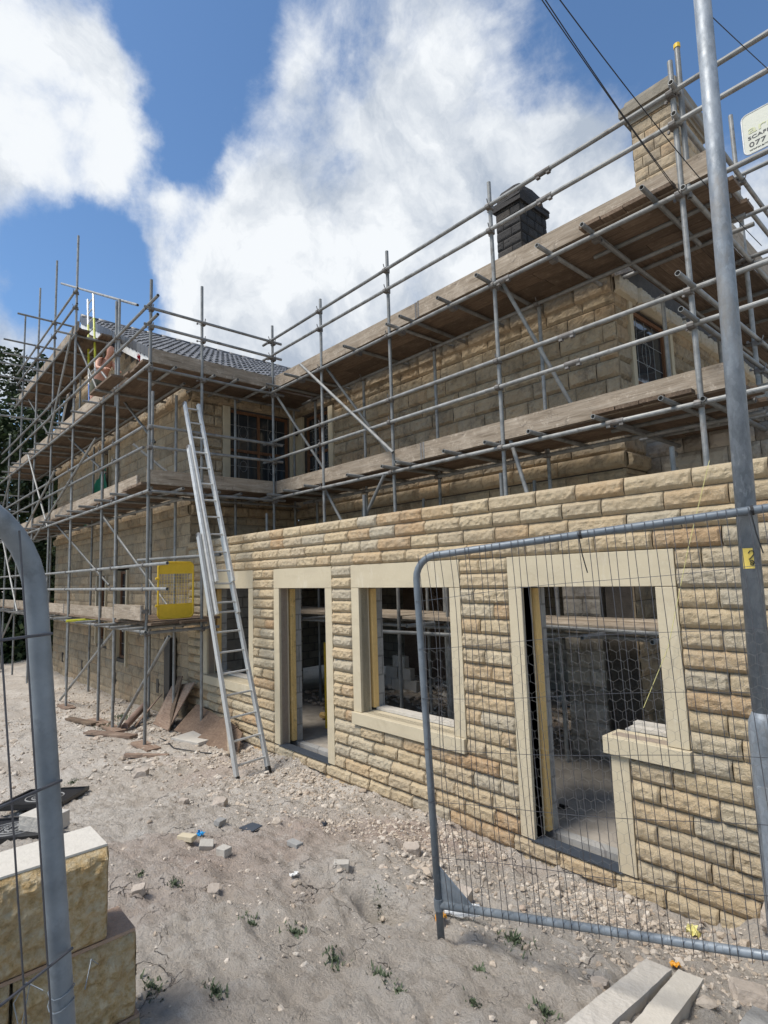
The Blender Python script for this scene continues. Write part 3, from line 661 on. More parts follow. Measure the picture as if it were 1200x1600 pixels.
            k = MB(); k.box((x0-.05, y0-.05, z1), (x1+.05, y1+.05, z1+.10), .01); obj('chimney_band', k, 'darkbrick', c)
            k = MB(); k.box((x0-.06, y0-.06, z1+.10), (x1+.06, y1+.06, z1+.15), .012); rr_ = [(1.0, .15), (.97, .28), (.85, .41), (.62, .51), (.30, .56)]; b0 = len(k.v)
            for (q_, h_) in rr_:
                for a_ in range(20):
                    t_ = 2*PI*a_/20; cs, sn = math.cos(t_), math.sin(t_); pw = .55
                    k.v.append((cx+(wx/2+.05)*q_*math.copysign(abs(cs)**pw, cs)+random.uniform(-.012, .012), cy+(wy/2+.05)*q_*math.copysign(abs(sn)**pw, sn)+random.uniform(-.012, .012), z1+h_+random.uniform(-.012, .012)))
            for u_ in range(4):
                for a_ in range(20): k.f.append((b0+u_*20+a_, b0+u_*20+(a_+1) % 20, b0+(u_+1)*20+(a_+1) % 20, b0+(u_+1)*20+a_))
            k.f.append(tuple(b0+80+a_ for a_ in range(20)))
            obj('chimney_cap', k, 'darkbrick', c)
            k = MB(); k.sm = True; k.tube((cx-.05, cy, z1+.5), (cx-.05, cy, z1+.68), .10, 12, False, .09); obj('chimney_pot', k, 'old', c)
    chimney(3.70, 5.72, .66, 1.38, 7.85, 9.82, 'old', 'stone')
    chimney(.82, 5.5, .58, .95, 7.3, 9.60, 'darkbrick', 'dark')
    # green netting hung inside the scaffold against the gable window
    mm = MB(); n = 12
    P = [(-7.45, 5.1), (-7.35, 3.95), (-9.6, 3.72), (-8.3, 4.75)]
    for j in range(n+1):
        for i in range(n+1):
            a, b = i/n, j/n
            x = (P[0][0]*(1-a)+P[3][0]*a)*(1-b)+(P[1][0]*(1-a)+P[2][0]*a)*b; z = (P[0][1]*(1-a)+P[3][1]*a)*(1-b)+(P[1][1]*(1-a)+P[2][1]*a)*b
            mm.v.append((x, -.10-.04*math.sin(a*17+b*3)-.03*math.sin(b*9), z))
    for j in range(n):
        for i in range(n): q = j*(n+1)+i; mm.f.append((q, q+1, q+n+2, q+n+1))
    tag(obj('net_sheet', mm, 'green'), 'green debris sheet hung against the upper gable window behind the scaffold', 'sheet')
    return T
house()

# ------------------------------------------------------------------ interior of the new extension and opened ground floor
def interior():
    m = MB(); m.box((-2.86, .345, -.5), (7.6, 8.0, -.02)); f = obj('floor', m, 'slabm'); f['kind'] = 'structure'
    T = thing('interior_wall', (0, 5, 0), 'rough old inner walls and stone pier seen through the empty doorway', 'wall')
    def b(nm, a, c, mat): mm = MB(); mm.box(a, c, 0); return obj(nm, mm, mat, T)
    mm = MB(); blocks(mm, (3.12, 2.33, 0), (1, 0, 0), (0, -1, 0), .50, -.02, 2.545, .21, [], (.2, .34), .022, .035, rough=.5); mm.box((3.13, 2.342, -.02), (3.61, 2.75, 2.54)); obj('stone_pier', mm, 'oldgrey', T)
    b('back_wall', (-5.2, 5.4, -.02), (4.0, 5.7, 3.0), 'brickold')
    b('brick_infill', (3.62, 2.75, -.02), (4.02, 3.0, 2.54), 'brickin')
    mm = MB(); blocks(mm, (4.06, 2.9, 0), (1, 0, 0), (0, -1, 0), 3.5, -.02, 4.2, .2, [], (.25, .5), .03, .05, rough=.8); mm.box((4.06, 2.912, -.02), (7.6, 3.2, 4.2)); obj('rubble_wall', mm, 'oldgrey', T)
    b('first_floor', (-5.2, 2.70, 2.62), (4.0, 5.4, 2.70), 'board'); 
    for k in range(15):
        x = -4.9+k*.6; b('joist', (x, 2.69, 2.44), (x+.05, 5.39, 2.618), 'board')
    b('steel_beam', (-2.86, 2.36, 2.36), (4.0, 2.6, 2.53), 'coup')
    b('side_wall', (-5.3, 2.75, -.02), (-5.2, 5.7, 3.0), 'brickold')
    b('party_wall', (-2.86, .0+.36, -.02), (-2.80, 2.33, 2.5), 'brickold')
    tag(obj('chipboard_sheet', MB().box((-2.2, 4.6, 0), (-.7, 4.65, 2.3)), 'osb'), 'orange chipboard panel standing upright deep inside behind the middle window', 'board')
    m = MB(); m.prism([(-.9, 4.1, 1.9), (-.9, 4.1, 2.0), (.5, 4.1, .12), (.5, 4.1, .0)], (0, .05, 0)); tag(obj('timber_prop', m, 'scrap'), 'diagonal timber prop leaning inside behind the middle window', 'timber')
    # indoor scaffold lift
    T2 = thing('indoor_scaffold', (2.5, 1.3, 0), 'low scaffold lift of tubes and boards standing inside the roofless extension', 'scaffold')
    r = .0242
    for x, y in ((-1.9, 1.0), (.82, 1.0), (2.02, 1.35), (3.05, 1.25), (4.9, 1.5), (-.4, 2.0), (.95, 2.1), (2.95, 2.1), (5.6, 2.1)):
        obj('standard', MB().tube((x, y, 0), (x, y, 3.4 if x != 2.02 else 2.85), r, 10), 'tube', T2)
    for a, c in (((-2.6, 1.3, 1.52), (6.3, 1.3, 1.56)), ((-2.6, 2.05, 1.53), (6.3, 2.05, 1.53)), ((3.1, 1.0, 1.66), (6.0, 1.25, 1.60)), ((1.0, 1.0, 1.47), (3.6, 1.4, 1.47)), ((-2.6, 2.0, 2.3), (3, 2.0, 2.3))):
        obj('ledger', MB().tube(a, c, r, 10), 'tube', T2)
    for x in (-1.9, -.4, .75, 1.9, 3.0, 4.25, 4.9, 5.6):
        obj('transom', MB().tube((x, .72, 1.605), (x+.1, 2.2, 1.605), r, 10), 'tube', T2)
    for k, y in enumerate((1.28, 1.52, 1.76, 2.0)):
        for x0 in (-2.6, 1.35, 5.3):
            z = 1.635+random.uniform(0, .008); me = MB().box((x0, y-.11, z), (min(x0+3.9, 7.3), y+.11, z+.038)); obj('board', me, 'toe', T2)
    obj('brace', MB().tube((2.6, 1.5, .05), (3.15, 1.5, 2.4), r, 10), 'tube', T2); obj('brace', MB().tube((-1.0, 2.0, 0.05), (-.2, 2.0, 2.4), r, 10), 'tube', T2)
    # bits on the floor
    for k, (x, y, w, h, mat, lab) in enumerate(((2.75, 1.5, .16, .9, 'clay', 'rusty steel prop standing in shade behind the doorway jamb'), )):
        P = thing('steel_prop', (x, y, 0), lab, 'prop'); obj('outer_tube', MB().tube((x, y, 0), (x, y, 1.1), .03, 10), 'coup', P); obj('inner_tube', MB().tube((x, y, 1.1), (x, y, 2.3), .022, 10), 'clay', P)
        obj('base_plate', MB().box((x-.075, y-.075, -.018), (x+.075, y+.075, 0)), 'coup', P)
    tag(obj('spirit_level', MB().box((-.10, .9, .0), (-.085, .93, 1.25)), 'yellow'), 'yellow spirit level propped upright inside the narrow doorway', 'level')
    bm = MB()
    for k in range(900):
        x = random.gauss(0, 1); y = random.uniform(1.6, 5.0); x = random.uniform(-2.6, 2.9); s = random.uniform(.02, .11)*(1.3 if y > 3 else .7)
        lump(bm, (x, y, s*.3), s, .75)
    o = obj('rubble', bm, 'rub'); o['kind'] = 'stuff'; o['label'] = 'broken stone and plaster strewn on the floor inside'
    w = MB().box((4.18, 1.28, -.018), (4.24, 1.34, .03)); 
    P = MB(); P.box((3.86, .72, -.016), (3.95, .74, .0)); P.box((3.86, .78, -.016), (3.95, .80, .0)); P.box((3.88, .74, -.018), (3.9, .78, .0)); tag(obj('floor_clip', P, 'black'), 'small black clip lying on the pale screed floor inside the wide doorway', 'clip')
    tag(obj('insulation_offcut', MB().path([(-.75, 1.35, .02), (-.6, 1.2, .06), (-.5, 1.3, .03), (-.55, 1.5, .02)], [.03, .05, .05, .02], 7), 'yins'), 'curled yellow insulation offcut lying on the floor inside the narrow doorway', 'offcut')
    T3 = thing('block_stack', (-1.6, 3.6, 0), 'small stack of pale blocks standing inside behind the middle window', 'stack')
    for k, (x, z) in enumerate(((-1.8, 0), (-1.45, 0), (-1.1, 0), (-1.62, .22), (-1.25, .22), (-1.4, .44))):
        obj('block', MB().box((x, 3.5, z+.002), (x+.33, 3.62, z+.215)), 'conc', T3)
    m = MB(); m.box((4.90, .26, .985), (5.24, .34, 1.035), .006); tag(obj('loose_block', m, 'conc'), 'grey loose concrete piece lying behind the stone sill', 'block')
def lump(m, c, s, sq=1.0, rot=None):
    ph = (1+5**.5)/2
    V = [(-1, ph, 0), (1, ph, 0), (-1, -ph, 0), (1, -ph, 0), (0, -1, ph), (0, 1, ph), (0, -1, -ph), (0, 1, -ph), (ph, 0, -1), (ph, 0, 1), (-ph, 0, -1), (-ph, 0, 1)]
    F = [(0, 11, 5), (0, 5, 1), (0, 1, 7), (0, 7, 10), (0, 10, 11), (1, 5, 9), (5, 11, 4), (11, 10, 2), (10, 7, 6), (7, 1, 8), (3, 9, 4), (3, 4, 2), (3, 2, 6), (3, 6, 8), (3, 8, 9), (4, 9, 5), (2, 4, 11), (6, 2, 10), (8, 6, 7), (9, 8, 1)]
    i = len(m.v); a = random.uniform(0, 6.28); ca, sa = math.cos(a), math.sin(a); sx, sy, sz = random.uniform(.6, 1.3), random.uniform(.5, 1), random.uniform(.4, .8)*sq
    for v in V:
        k = s/1.9*random.uniform(.7, 1.15); x, y, z = v[0]*k*sx, v[1]*k*sy, v[2]*k*sz
        m.v.append((c[0]+x*ca-y*sa, c[1]+x*sa+y*ca, c[2]+z))
    m.f += [tuple(i+j for j in f) for f in F]
def greystone():
    m = Mat('grey weathered stone'); c = m.ramp(m.island(), [(0, (.26, .23, .19)), (.5, (.39, .35, .29)), (1, (.50, .45, .38))]); c = m.mix(c, (.07, .055, .045), m.ramp(m.noise(5, 7, .7), [(.5, 0.), (.72, .7)])); m.col(c); m.bump(m.noise(22, 7, .7), .02); return m.m
MT['oldgrey'] = greystone()
interior()

# ------------------------------------------------------------------ scaffolding
TR = .0242
PX, YL, YR, XQ = -1.88, -1.10, 1.14, 5.31
ZA, ZB, ZC, ZD, ZE2, ZG, ZF = 6.64, 6.33, 5.634, 4.70, 4.38, 3.66, 1.50
couplers = []
def coupler_mesh(cm=None):
    m = MB(); m.tube((0, 0, -.028), (0, 0, .028), .034, 10, False)
    m.tube((-.03, .052, 0), (.03, .052, 0), .034, 10, False)
    m.box((-.034, .0, -.03), (.034, .05, .03)); m.tube((.02, -.03, .012), (.085, -.045, .012), .007, 6, False); m.box((.062, -.056, -.002), (.082, -.034, .026))
    m.tube((-.012, .075, .03), (-.012, .09, .075), .007, 6, False)
    return m.mesh('coupler', MT['coup'])
def scaffolding():
    T = thing('scaffolding', (-1.88, -1.1, -.2), 'galvanised tube and board scaffolding standing round the old stone house', 'scaffolding')
    nb = [0]
    def tube(nm, a, b, r=TR): return obj(nm, MB().tube(a, b, r, 12), 'tube', T)
    def j(v): return v+random.uniform(-.012, .012)
    def cp(x, y, z, ang): couplers.append((x, y, z, ang))
    OF = .052
    # standards
    rowR = [(PX, 6.81, None), (-.343, 6.87, 3.0), (1.32, 6.95, 3.0), (3.19, 6.98, 3.0), (XQ, 7.0, 2.94)]
    for x, zt, zb in rowR[1:]: tube('standard', (x+.0, YR, -.1), (j(x), YR, zt))
    tube('standard', (PX, YR, -.1), (PX, YR, 6.95)); tube('standard', (XQ+.06, YR+.03, 5.6), (XQ+.07, YR+.04, 7.14)); 
    obj('tube_cap', MB().tube((XQ+.07, YR+.04, 7.12), (XQ+.07, YR+.04, 7.16), .03, 10, False), 'yellow', T)
    for x, zt in ((-1.72, 5.6), (-.27, 5.6), (1.41, 5.6), (3.25, 5.6)): tube('standard', (x, 1.98, -.02), (x, 1.98, zt))
    tube('standard', (PX-.0, YL, -.24), (j(PX), YL, 7.1)); tube('standard', (PX, -.22, -.15), (PX, -.24, 7.27))
    tube('standard', (PX-.14, YL+.1, 3.7), (PX-.14, YL+.1, 5.3))
    left = [(-3.43, 7.39, -.2), (-3.60, 7.42, 5.4), (-4.25, 5.89, -.25), (-6.45, 10.1, -.25), (-8.45, 10.4, -.25), (-10.35, 10.45, -.25), (-12.35, 10.4, -.25), (-14.15, 7.05, -.3), (-16.2, 6.0, -.35)]
    for x, zt, zb in left: tube('standard', (x+.05, YL, zb), (x-.03, YL, zt))
    for x in (-2.75, -3.9, -5.9, -7.76, -9.8, -11.9): tube('standard', (x, -.32, -.25), (x, -.32, 5.55))
    for x in (-7.0, -9.0, -11.2): tube('standard', (x, -.36, 5.9), (x, -.36, 7.7))
    for y in (.7, 2.0): tube('standard', (-2.5, y, 2.95), (-2.5, y, 5.6))
    # right return, going back along the end wall
    for y, zt in ((3.02, 7.5), (5.2, 7.6), (7.4, 7.6)): tube('standard', (XQ, y, -.1), (XQ, y, zt))
    for y in (2.9, 4.9, 6.9): tube('standard', (4.42, y, -.1), (4.42, y, 5.6))
    # long horizontals of the right wing
    for z in (ZA, ZB, ZD, ZE2): tube('guardrail', (PX-.25, YR-OF, j(z)), (XQ+.9, YR-OF, j(z)))
    for z in (ZC, ZG): tube('ledger', (PX-.25, YR-OF, z), (XQ+.9, YR-OF, z)); tube('ledger', (PX-.2, 1.98-OF, z), (XQ+.3, 1.98-OF, z))
    # left return: corner standard to inner corner
    for z in (ZA, ZB, ZD, ZE2): tube('guardrail', (PX+OF, YL-.12 if z > 5 else YL-.02, j(z)-.03), (PX+OF, YR+.16, j(z)-.03))
    for z in (ZC-.02, ZG-.02): tube('ledger', (PX+OF, YL-.05, z), (PX+OF, YR+.2, z)); tube('ledger', (-2.5+OF, YL, z), (-2.5+OF, 2.1, z))
    # gable face
    for z in (ZA, ZB): tube('guardrail', (PX+.45, YL-OF, j(z)), (-8.6, YL-OF, j(z)))
    for z in (ZA-.04, ZB-.03): tube('guardrail', (-8.3, YL-OF, z), (-15.2, YL-OF, z))
    for z in (ZD-.02, ZE2-.02): tube('guardrail', (PX-.1, YL-OF, j(z)), (-15.5, YL-OF, j(z)))
    for z in (8.72, 8.36): tube('guardrail', (-6.2, YL-OF, z), (-13.0, YL-OF, z))
    tube('guardrail', (-7.7, YL-OF, 9.45), (-2.8, YL+.1, 7.06+.0)); 
    for z in (2.50, 2.14): tube('guardrail', (-.95, YL-OF, z), (-9.0, YL-OF, z)); tube('guardrail', (-8.7, YL-OF-.02, z+.02), (-16.5, YL-OF, z+.03))
    tube('guardrail', (-2.55, YL+.09, 2.60), (-.55, -.55, 2.60))
    for z in (ZC, ZG-.03, ZF): tube('ledger', (PX+(.2 if z > 2 else .12), YL-OF, z), (-16.3, YL-OF, z)); tube('ledger', (PX-.4, -.32-OF, z), (-14.5, -.32-OF, z))
    tube('ledger', (-6.2, YL-OF, 7.68), (-13.2, YL-OF, 7.7)); tube('ledger', (-6.3, -.36-OF, 7.68), (-12.9, -.36-OF, 7.7))
    tube('ledger', (PX+OF, YL-.1, ZF-.02), (PX+OF, .05, ZF-.02))
    # right return rails
    for z in (ZA, ZB): tube('guardrail', (XQ+OF, YR-.16, z+.02), (XQ+OF, 7.9, z+.02))
    for z in (ZD, ZE2): tube('guardrail', (XQ+OF, YR-.42, z+.02), (XQ+OF, 7.9, z+.02))
    for z in (ZC, ZG): tube('ledger', (XQ+OF, YR-.1, z+.02), (XQ+OF, 7.9, z+.02)); tube('ledger', (4.42+OF, YR+.1, z+.01), (4.42+OF, 7.9, z+.01))
    for z in (ZA, ZC, ZB-.2): tube('transom', (XQ-.25, 3.02-OF, z+.05), (XQ+1.7, 3.02-OF, z+.05))
    # transoms
    zt_ = ZC+.05
    for x in (-.97, .58, 1.54, 1.83, 2.5, 3.16, 3.96, 4.46, -1.6, 5.1): tube('transom', (x, .84+random.uniform(-.05, .05), zt_), (x+random.uniform(-.04, .04), 2.22, zt_))
    for x in (-1.67, -1.13, -.53, .61, 1.39, 1.72, 2.53, 3.12, 3.71, 4.43, 5.1): tube('transom', (x, .84+random.uniform(-.05, .05), ZG+.05), (x+random.uniform(-.04, .04), 2.22, ZG+.05))
    for y in (-.75, -.1, .3, .9): tube('transom', (-1.72+random.uniform(-.02, .1), y, ZC+.03), (-2.8, y, ZC+.03)); tube('transom', (-1.72+random.uniform(-.02, .1), y+.1, ZG+.03), (-2.8, y+.1, ZG+.03))
    for x in (-3.68, -4.48, -5.32, -6.38, -6.86, -7.47, -8.73, -9.5, -10.06, -11.63, -12.23, -13.21, -14.4): tube('transom', (x, -1.42, ZC+.05), (x, -.15, ZC+.05))
    for x in (-2.69, -3.55, -4.55, -5.4, -6.35, -7.83, -8.6, -9.7, -10.9, -12.2, -13.4, -14.6): tube('transom', (x, -1.42, ZG+.02), (x, -.1, ZG+.02))
    for x in (-1.96, -2.55, -3.38, -4.52, -6.2, -6.54, -7.6, -8.8, -10, -11.2, -12.4, -13.6, -14.8): tube('transom', (x, -1.42, ZF+.05), (x, -.1, ZF+.05))
    obj('transom', MB().tube((-5.2, -1.42, ZF+.05), (-5.2, -.1, ZF+.05), TR, 12), 'ylw', T, label='transom tube painted yellow green')
    for x in (-6.5, -7.6, -8.5, -9.4, -10.4, -11.4, -12.4, -13.0): tube('transom', (x, -1.5 if int(x*10) % 2 else -1.38, 7.75), (x, -.15, 7.75))
    for x, z in ((-8.45, 8.78), (-10.35, 8.78), (-12.35, 8.8), (-12.35, 8.4), (-10.35, 8.4), (-10.35, 6.7), (-14.15, 5.1), (-16.2, 5.1), (-14.15, 4.6)): tube('transom', (x-.05, -1.9, z), (x-.05, -.5, z))
    for y in (1.6, 2.3, 3.2, 4.1, 5.1, 6.0): tube('transom', (XQ+.28, y, ZC+.07), (4.22, y, ZC+.07)); tube('transom', (XQ+.28, y+.1, ZG+.07), (4.22, y+.1, ZG+.07))
    # braces
    for a, b in (((-.82, YR-.1, 5.86), (1.42, YR-.1, 3.92)), ((-.47, 1.2, 5.88), (.58, 1.95, 3.95)), ((3.12, 1.22, 5.95), (3.75, 1.9, 4.0)), ((1.22, 1.05, 3.64), (.70, 1.05, 3.0)), ((-.40, 1.2, 3.66), (-.0, 1.3, 2.98)), ((3.19, 1.2, 3.95), (3.46, 1.2, 3.0)),
                 ((-1.85, 1.2, 5.6), (-1.0, 1.9, 3.8)),
                 ((-4.43, YL-.08, 4.99), (-9.66, YL-.08, 3.4)), ((-7.51, YL-.1, 4.85), (-12.96, YL-.1, 3.77-.8)), ((-10.87, YL-.06, 5.82), (-8.26, YL-.06, 3.6)),
                 ((-3.45, YL+.07, 1.5), (-7.2, YL+.07, -.25)), ((-1.3, YL+.12, 1.45), (-3.38, YL+.07, -.22)), ((-12.1, YL-.07, 1.5), (-15.6, YL-.07, -.3)), ((-8.5, YL-.07, 5.7), (-6.4, YL-.07, 7.9)), ((-5.0, -.95, 6.5), (-3.4, -.45, 4.8)), ((-8.4, -1.0, 6.1), (-6.5, -.4, 4.7)), ((-2.9, -1.0, 4.6), (-2.3, -.3, 3.8)),
                 ((-8.4, -1.0, 3.75), (-6.1, -.4, 2.2)), ((-4.6, -1.0, 3.55), (-2.2, -.4, 1.5)), ((-12.0, -1.0, 7.7), (-10.8, -.3, 5.7)), ((-14.2, YL-.08, 3.7), (-11.4, YL-.08, 1.5)), ((-7.1, -1.0, 8.05), (-5.75, -.8, 6.3)), ((-16.0, YL-.08, 3.7), (-13.2, YL-.08, 5.6))):
        tube('brace', a, b)
    # boards: meshed along local X so that the grain follows them
    def board(nm, a, b, wdir, w, t, mat, z_up=True, label=None):
        a, b = Vector(a), Vector(b); d = b-a; L = d.length; X = d.normalized(); Y = Vector(wdir).normalized(); Z = X.cross(Y)
        m = MB(); n = 6; sag = random.uniform(-.004, .004)
        for k in range(n):
            x0, x1 = -L/2+L*k/n, -L/2+L*(k+1)/n
        m.box((-L/2, 0, 0), (L/2, w, t))
        me = m.mesh(nm, MT[mat]); o = bpy.data.objects.new(nm, me); COL.objects.link(o)
        mw = Matrix((X, Y, Z)).transposed().to_4x4(); c = (a+b)/2; mw.translation = c
        o.parent = T; o.matrix_parent_inverse = Matrix.Translation(-Vector(T.location)); o.matrix_basis = mw
        if label: o['label'] = label
        if nm == 'toe_board':
            for sx in (-1, 1):
                bm_ = MB().box((sx*(L/2-.022)-.014, -.002, -.0025), (sx*(L/2-.022)+.014, w+.002, t+.0025)); b_ = bpy.data.objects.new('end_band', bm_.mesh('end_band', MT['coup'])); COL.objects.link(b_); b_.parent = o
        return o
    def deck(x0, x1, y0, n, z, axis='x', step=3.9, skip=()):
        for k in range(n):
            off = random.uniform(-.03, .03); u = x0+off-(random.choice((0, 1.3, 2.4)) if x1-x0 > 5 else 0)
            while u < x1-.2:
                v = min(u+step, x1+random.uniform(-.05, .12)); s0 = max(u, x0+off*.5)
                zz = z+random.uniform(0, .007); w0 = y0+k*.232
                if v-s0 > .4 and (k, round(u)) not in skip:
                    if axis == 'x': board('board', (s0+.004, w0, zz), (v-.004, w0, zz), (0, 1, 0), .225, .038, 'board')
                    else: board('board', (w0+.225, s0+.004, zz), (w0+.225, v-.004, zz), (-1, 0, 0), .225, .038, 'board')
                u += step
    zb = .085
    deck(PX+.05, XQ+.3, YR+.02, 4, ZC+zb); deck(PX+.05, XQ+.3, YR+.02, 4, ZG+zb)
    deck(YL-.1, 2.1, -2.82, 4, ZC+zb, 'y'); deck(YL-.1, 2.1, -2.82, 4, ZG+zb, 'y')
    deck(-14.6, -2.0, YL+.0, 4, ZC+zb+.01); deck(-14.6, -2.2, YL+.0, 4, ZG+zb-.0); deck(-14.9, PX+.12, YL+.0, 4, ZF+zb)
    deck(-13.2, -6.3, YL+.0, 4, 7.70+zb)
    deck(YR-.1, 8, 4.35, 4, ZC+zb+.02, 'y'); deck(YR-.1, 8, 4.35, 4, ZG+zb+.02, 'y')
    deck(YL+.1, .1, -2.60, 3, ZF+zb+.02, 'y')
    # a lone board cantilevered beyond the corner
    board('board', (-4.2, YL-.28, ZC+zb+.01), (-2.9, YL-.28, ZC+zb+.01), (0, 1, 0), .225, .038, 'board')
    # toe boards
    def toe(a, b, w=.225, side=(0, -1, 0), lab=None):
        a, b = Vector(a), Vector(b); d = (b-a).normalized(); n = max(1, round((b-a).length/3.9)); L = (b-a).length/n
        for k in range(n):
            p = a+d*(L*k+.003); q = a+d*(L*(k+1)-.003); dz = random.uniform(-.012, .012)
            board('toe_board', p+Vector((0, 0, dz)), q+Vector((0, 0, dz)), (0, 0, 1), w, .036, 'toe')
    for z in (ZC+.10, ZG+.10): toe((PX+.05, YR-.02+.06, z), (XQ+.28, YR-.02+.06, z))
    for z in (ZC+.10, ZG+.10): toe((PX-.03, YL-.02, z), (PX-.03, YR+.1, z))
    toe((-4.35, YL+.02, ZC+.11), (-14.4, YL+.02, ZC+.11)); toe((PX-.55, YL+.02, ZG+.11), (-14.6, YL+.02, ZG+.11)); toe((-2.9, YL+.02, ZF+.11), (-14.9, YL+.02, ZF+.11)); toe((PX+.02, YL-.085, ZF+.16), (-3.2, YL-.085, ZF+.16))
    toe((-6.4, YL+.02, 7.82), (-13.1, YL+.02, 7.82))
    for z in (ZC+.12, ZG+.12): toe((XQ-.03, YR+.2, z), (XQ-.03, 8, z))
    board('toe_board', (-13.3, YL, 7.82), (-13.3, -.3, 7.82), (0, 0, 1), .225, .036, 'toe')
    # timber base pads
    for x, y in ((PX, YL), (-3.38, YL), (-4.2, YL), (-6.4, YL)):
        board('sole_board', (x-.3, y-.11, G(x, y)+.0), (x+.35, y-.08, G(x, y)+.01), (0, 1, 0), .2, .035, 'scrap')
    # couplers at the crossings
    for x in (PX, -.343, 1.32, 3.19, XQ):
        for z in (ZA, ZB, ZC, ZD, ZE2, ZG): cp(x, YR, z, PI)
    for y in (YL, -.23, YR):
        for z in (ZA, ZB, ZC, ZD, ZE2, ZG): cp(PX, y, z-.05, -PI/2)
    cp(PX, YL, 2.5, PI); cp(PX, YL, 2.14, PI); cp(PX, YL, 1.46, -PI/2); cp(PX, YL, 1.8, PI); cp(PX, -.23, 1.46, -PI/2)
    for x in (-3.43, -4.25, -6.45, -8.45, -10.35, -12.35):
        for z in (ZD, ZE2, ZC, ZG, ZF, 2.5, 2.14, ZA, ZB, 8.72, 8.36):
            if x == -4.25 and z > 5.7: continue
            if z > 8 and x > -6: continue
            cp(x, YL, z, PI)
    for y in (3.02, 5.2):
        for z in (ZA, ZB, ZC, ZD, ZE2, ZG): cp(XQ, y, z, -PI/2)
    for x in (-1.72, -.27, 1.41, 3.25):
        for z in (ZC, ZG): cp(x, 1.98, z, PI)
    for x in (-.97, .58, 1.54, 2.5, 3.16, 3.96, 4.46):
        couplers.append((x, YR-.0, ZC, 0)); 
    cm = coupler_mesh()
    couplers.sort(key=lambda c: (Vector(c[:3])-CP).length)
    rest = MB()
    for k, (x, y, z, a) in enumerate(couplers):
        mt = Matrix.Translation((x, y, z)) @ Matrix.Rotation(a, 4, 'Z')
        if k < 96:
            o = bpy.data.objects.new('coupler', cm); COL.objects.link(o); o.parent = T; o.matrix_parent_inverse = Matrix.Translation(-Vector(T.location)); o.matrix_basis = mt
        else:
            i = len(rest.v); rest.v += [tuple(mt @ v.co) for v in cm.vertices]; rest.f += [tuple(i+q for q in p.vertices) for p in cm.polygons]
    if rest.v:
        o = obj('coupler', rest, 'coup', T); o['kind'] = 'stuff'
    # sleeve joints in the long tubes
    for x, z in ((3.95, ZA), (3.95, ZB), (4.1, ZD), (4.15, ZE2), (3.35, ZC), (4.55, ZG)):
        obj('sleeve', MB().tube((x-.09, YR-OF, z), (x+.09, YR-OF, z), .031, 12, False).box((x-.085, YR-OF-.02, z-.045), (x-.045, YR-OF+.02, z-.02)).box((x+.045, YR-OF-.02, z-.045), (x+.085, YR-OF+.02, z-.02)), 'coup', T)
scaffolding()

# ------------------------------------------------------------------ company sign on the scaffold
def text_mesh(s, size, depth=.002):
    c = bpy.data.curves.new('lettering', 'FONT'); c.body = s; c.size = size; c.extrude = depth
    o = bpy.data.objects.new('tmp', c); COL.objects.link(o)
    bpy.context.view_layer.update()
    me = bpy.data.meshes.new_from_object(o.evaluated_get(bpy.context.evaluated_depsgraph_get())); me.name = 'lettering'
    bpy.data.objects.remove(o); return me
def rounded(w, h, r, n=5):
    p = []
    for cx, cz, a0 in ((w-r, h-r, 0), (r, h-r, 90), (r, r, 180), (w-r, r, 270)):
        for k in range(n+1): a = R(a0+90*k/n); p.append((cx+r*math.cos(a), cz+r*math.sin(a)))
    return p
def sign():
    x0, y, z0, w, h = 5.43, 2.93, 6.86, .95, .48
    T = thing('sign_board', (x0, y, z0), 'white company board with dark lettering and phone number clamped to the scaffold', 'sign')
    obj('panel', MB().prism([(x0+a, y, z0+b) for a, b in rounded(w, h, .06)], (0, .012, 0)), 'signw', T)
    obj('rim', MB().path([(x0+a, y+.004, z0+b) for a, b in rounded(w, h, .06)], .010, 6, True), 'alu', T)
    def txt(s, size, dx, dz, mat, sx=1.25):
        me = text_mesh(s, size); me.materials.append(MT[mat]); o = obj('lettering', me, mat, T)
        o.matrix_basis = Matrix.Translation((x0+dx, y-.002, z0+dz)) @ Matrix.Rotation(PI/2, 4, 'X') @ Matrix.Diagonal((sx, 1, 1, 1))
    txt('SCAFFO', .055, .045, .165, 'paint', 1.45); txt('07710', .078, .05, .075, 'paint', 1.45); txt('www.armi', .034, .05, .03, 'paint', 1.5); txt('arm', .13, .05, .235, 'faded', 1.7); txt('A', .10, .30, .345, 'paint', 1.3)
sign()

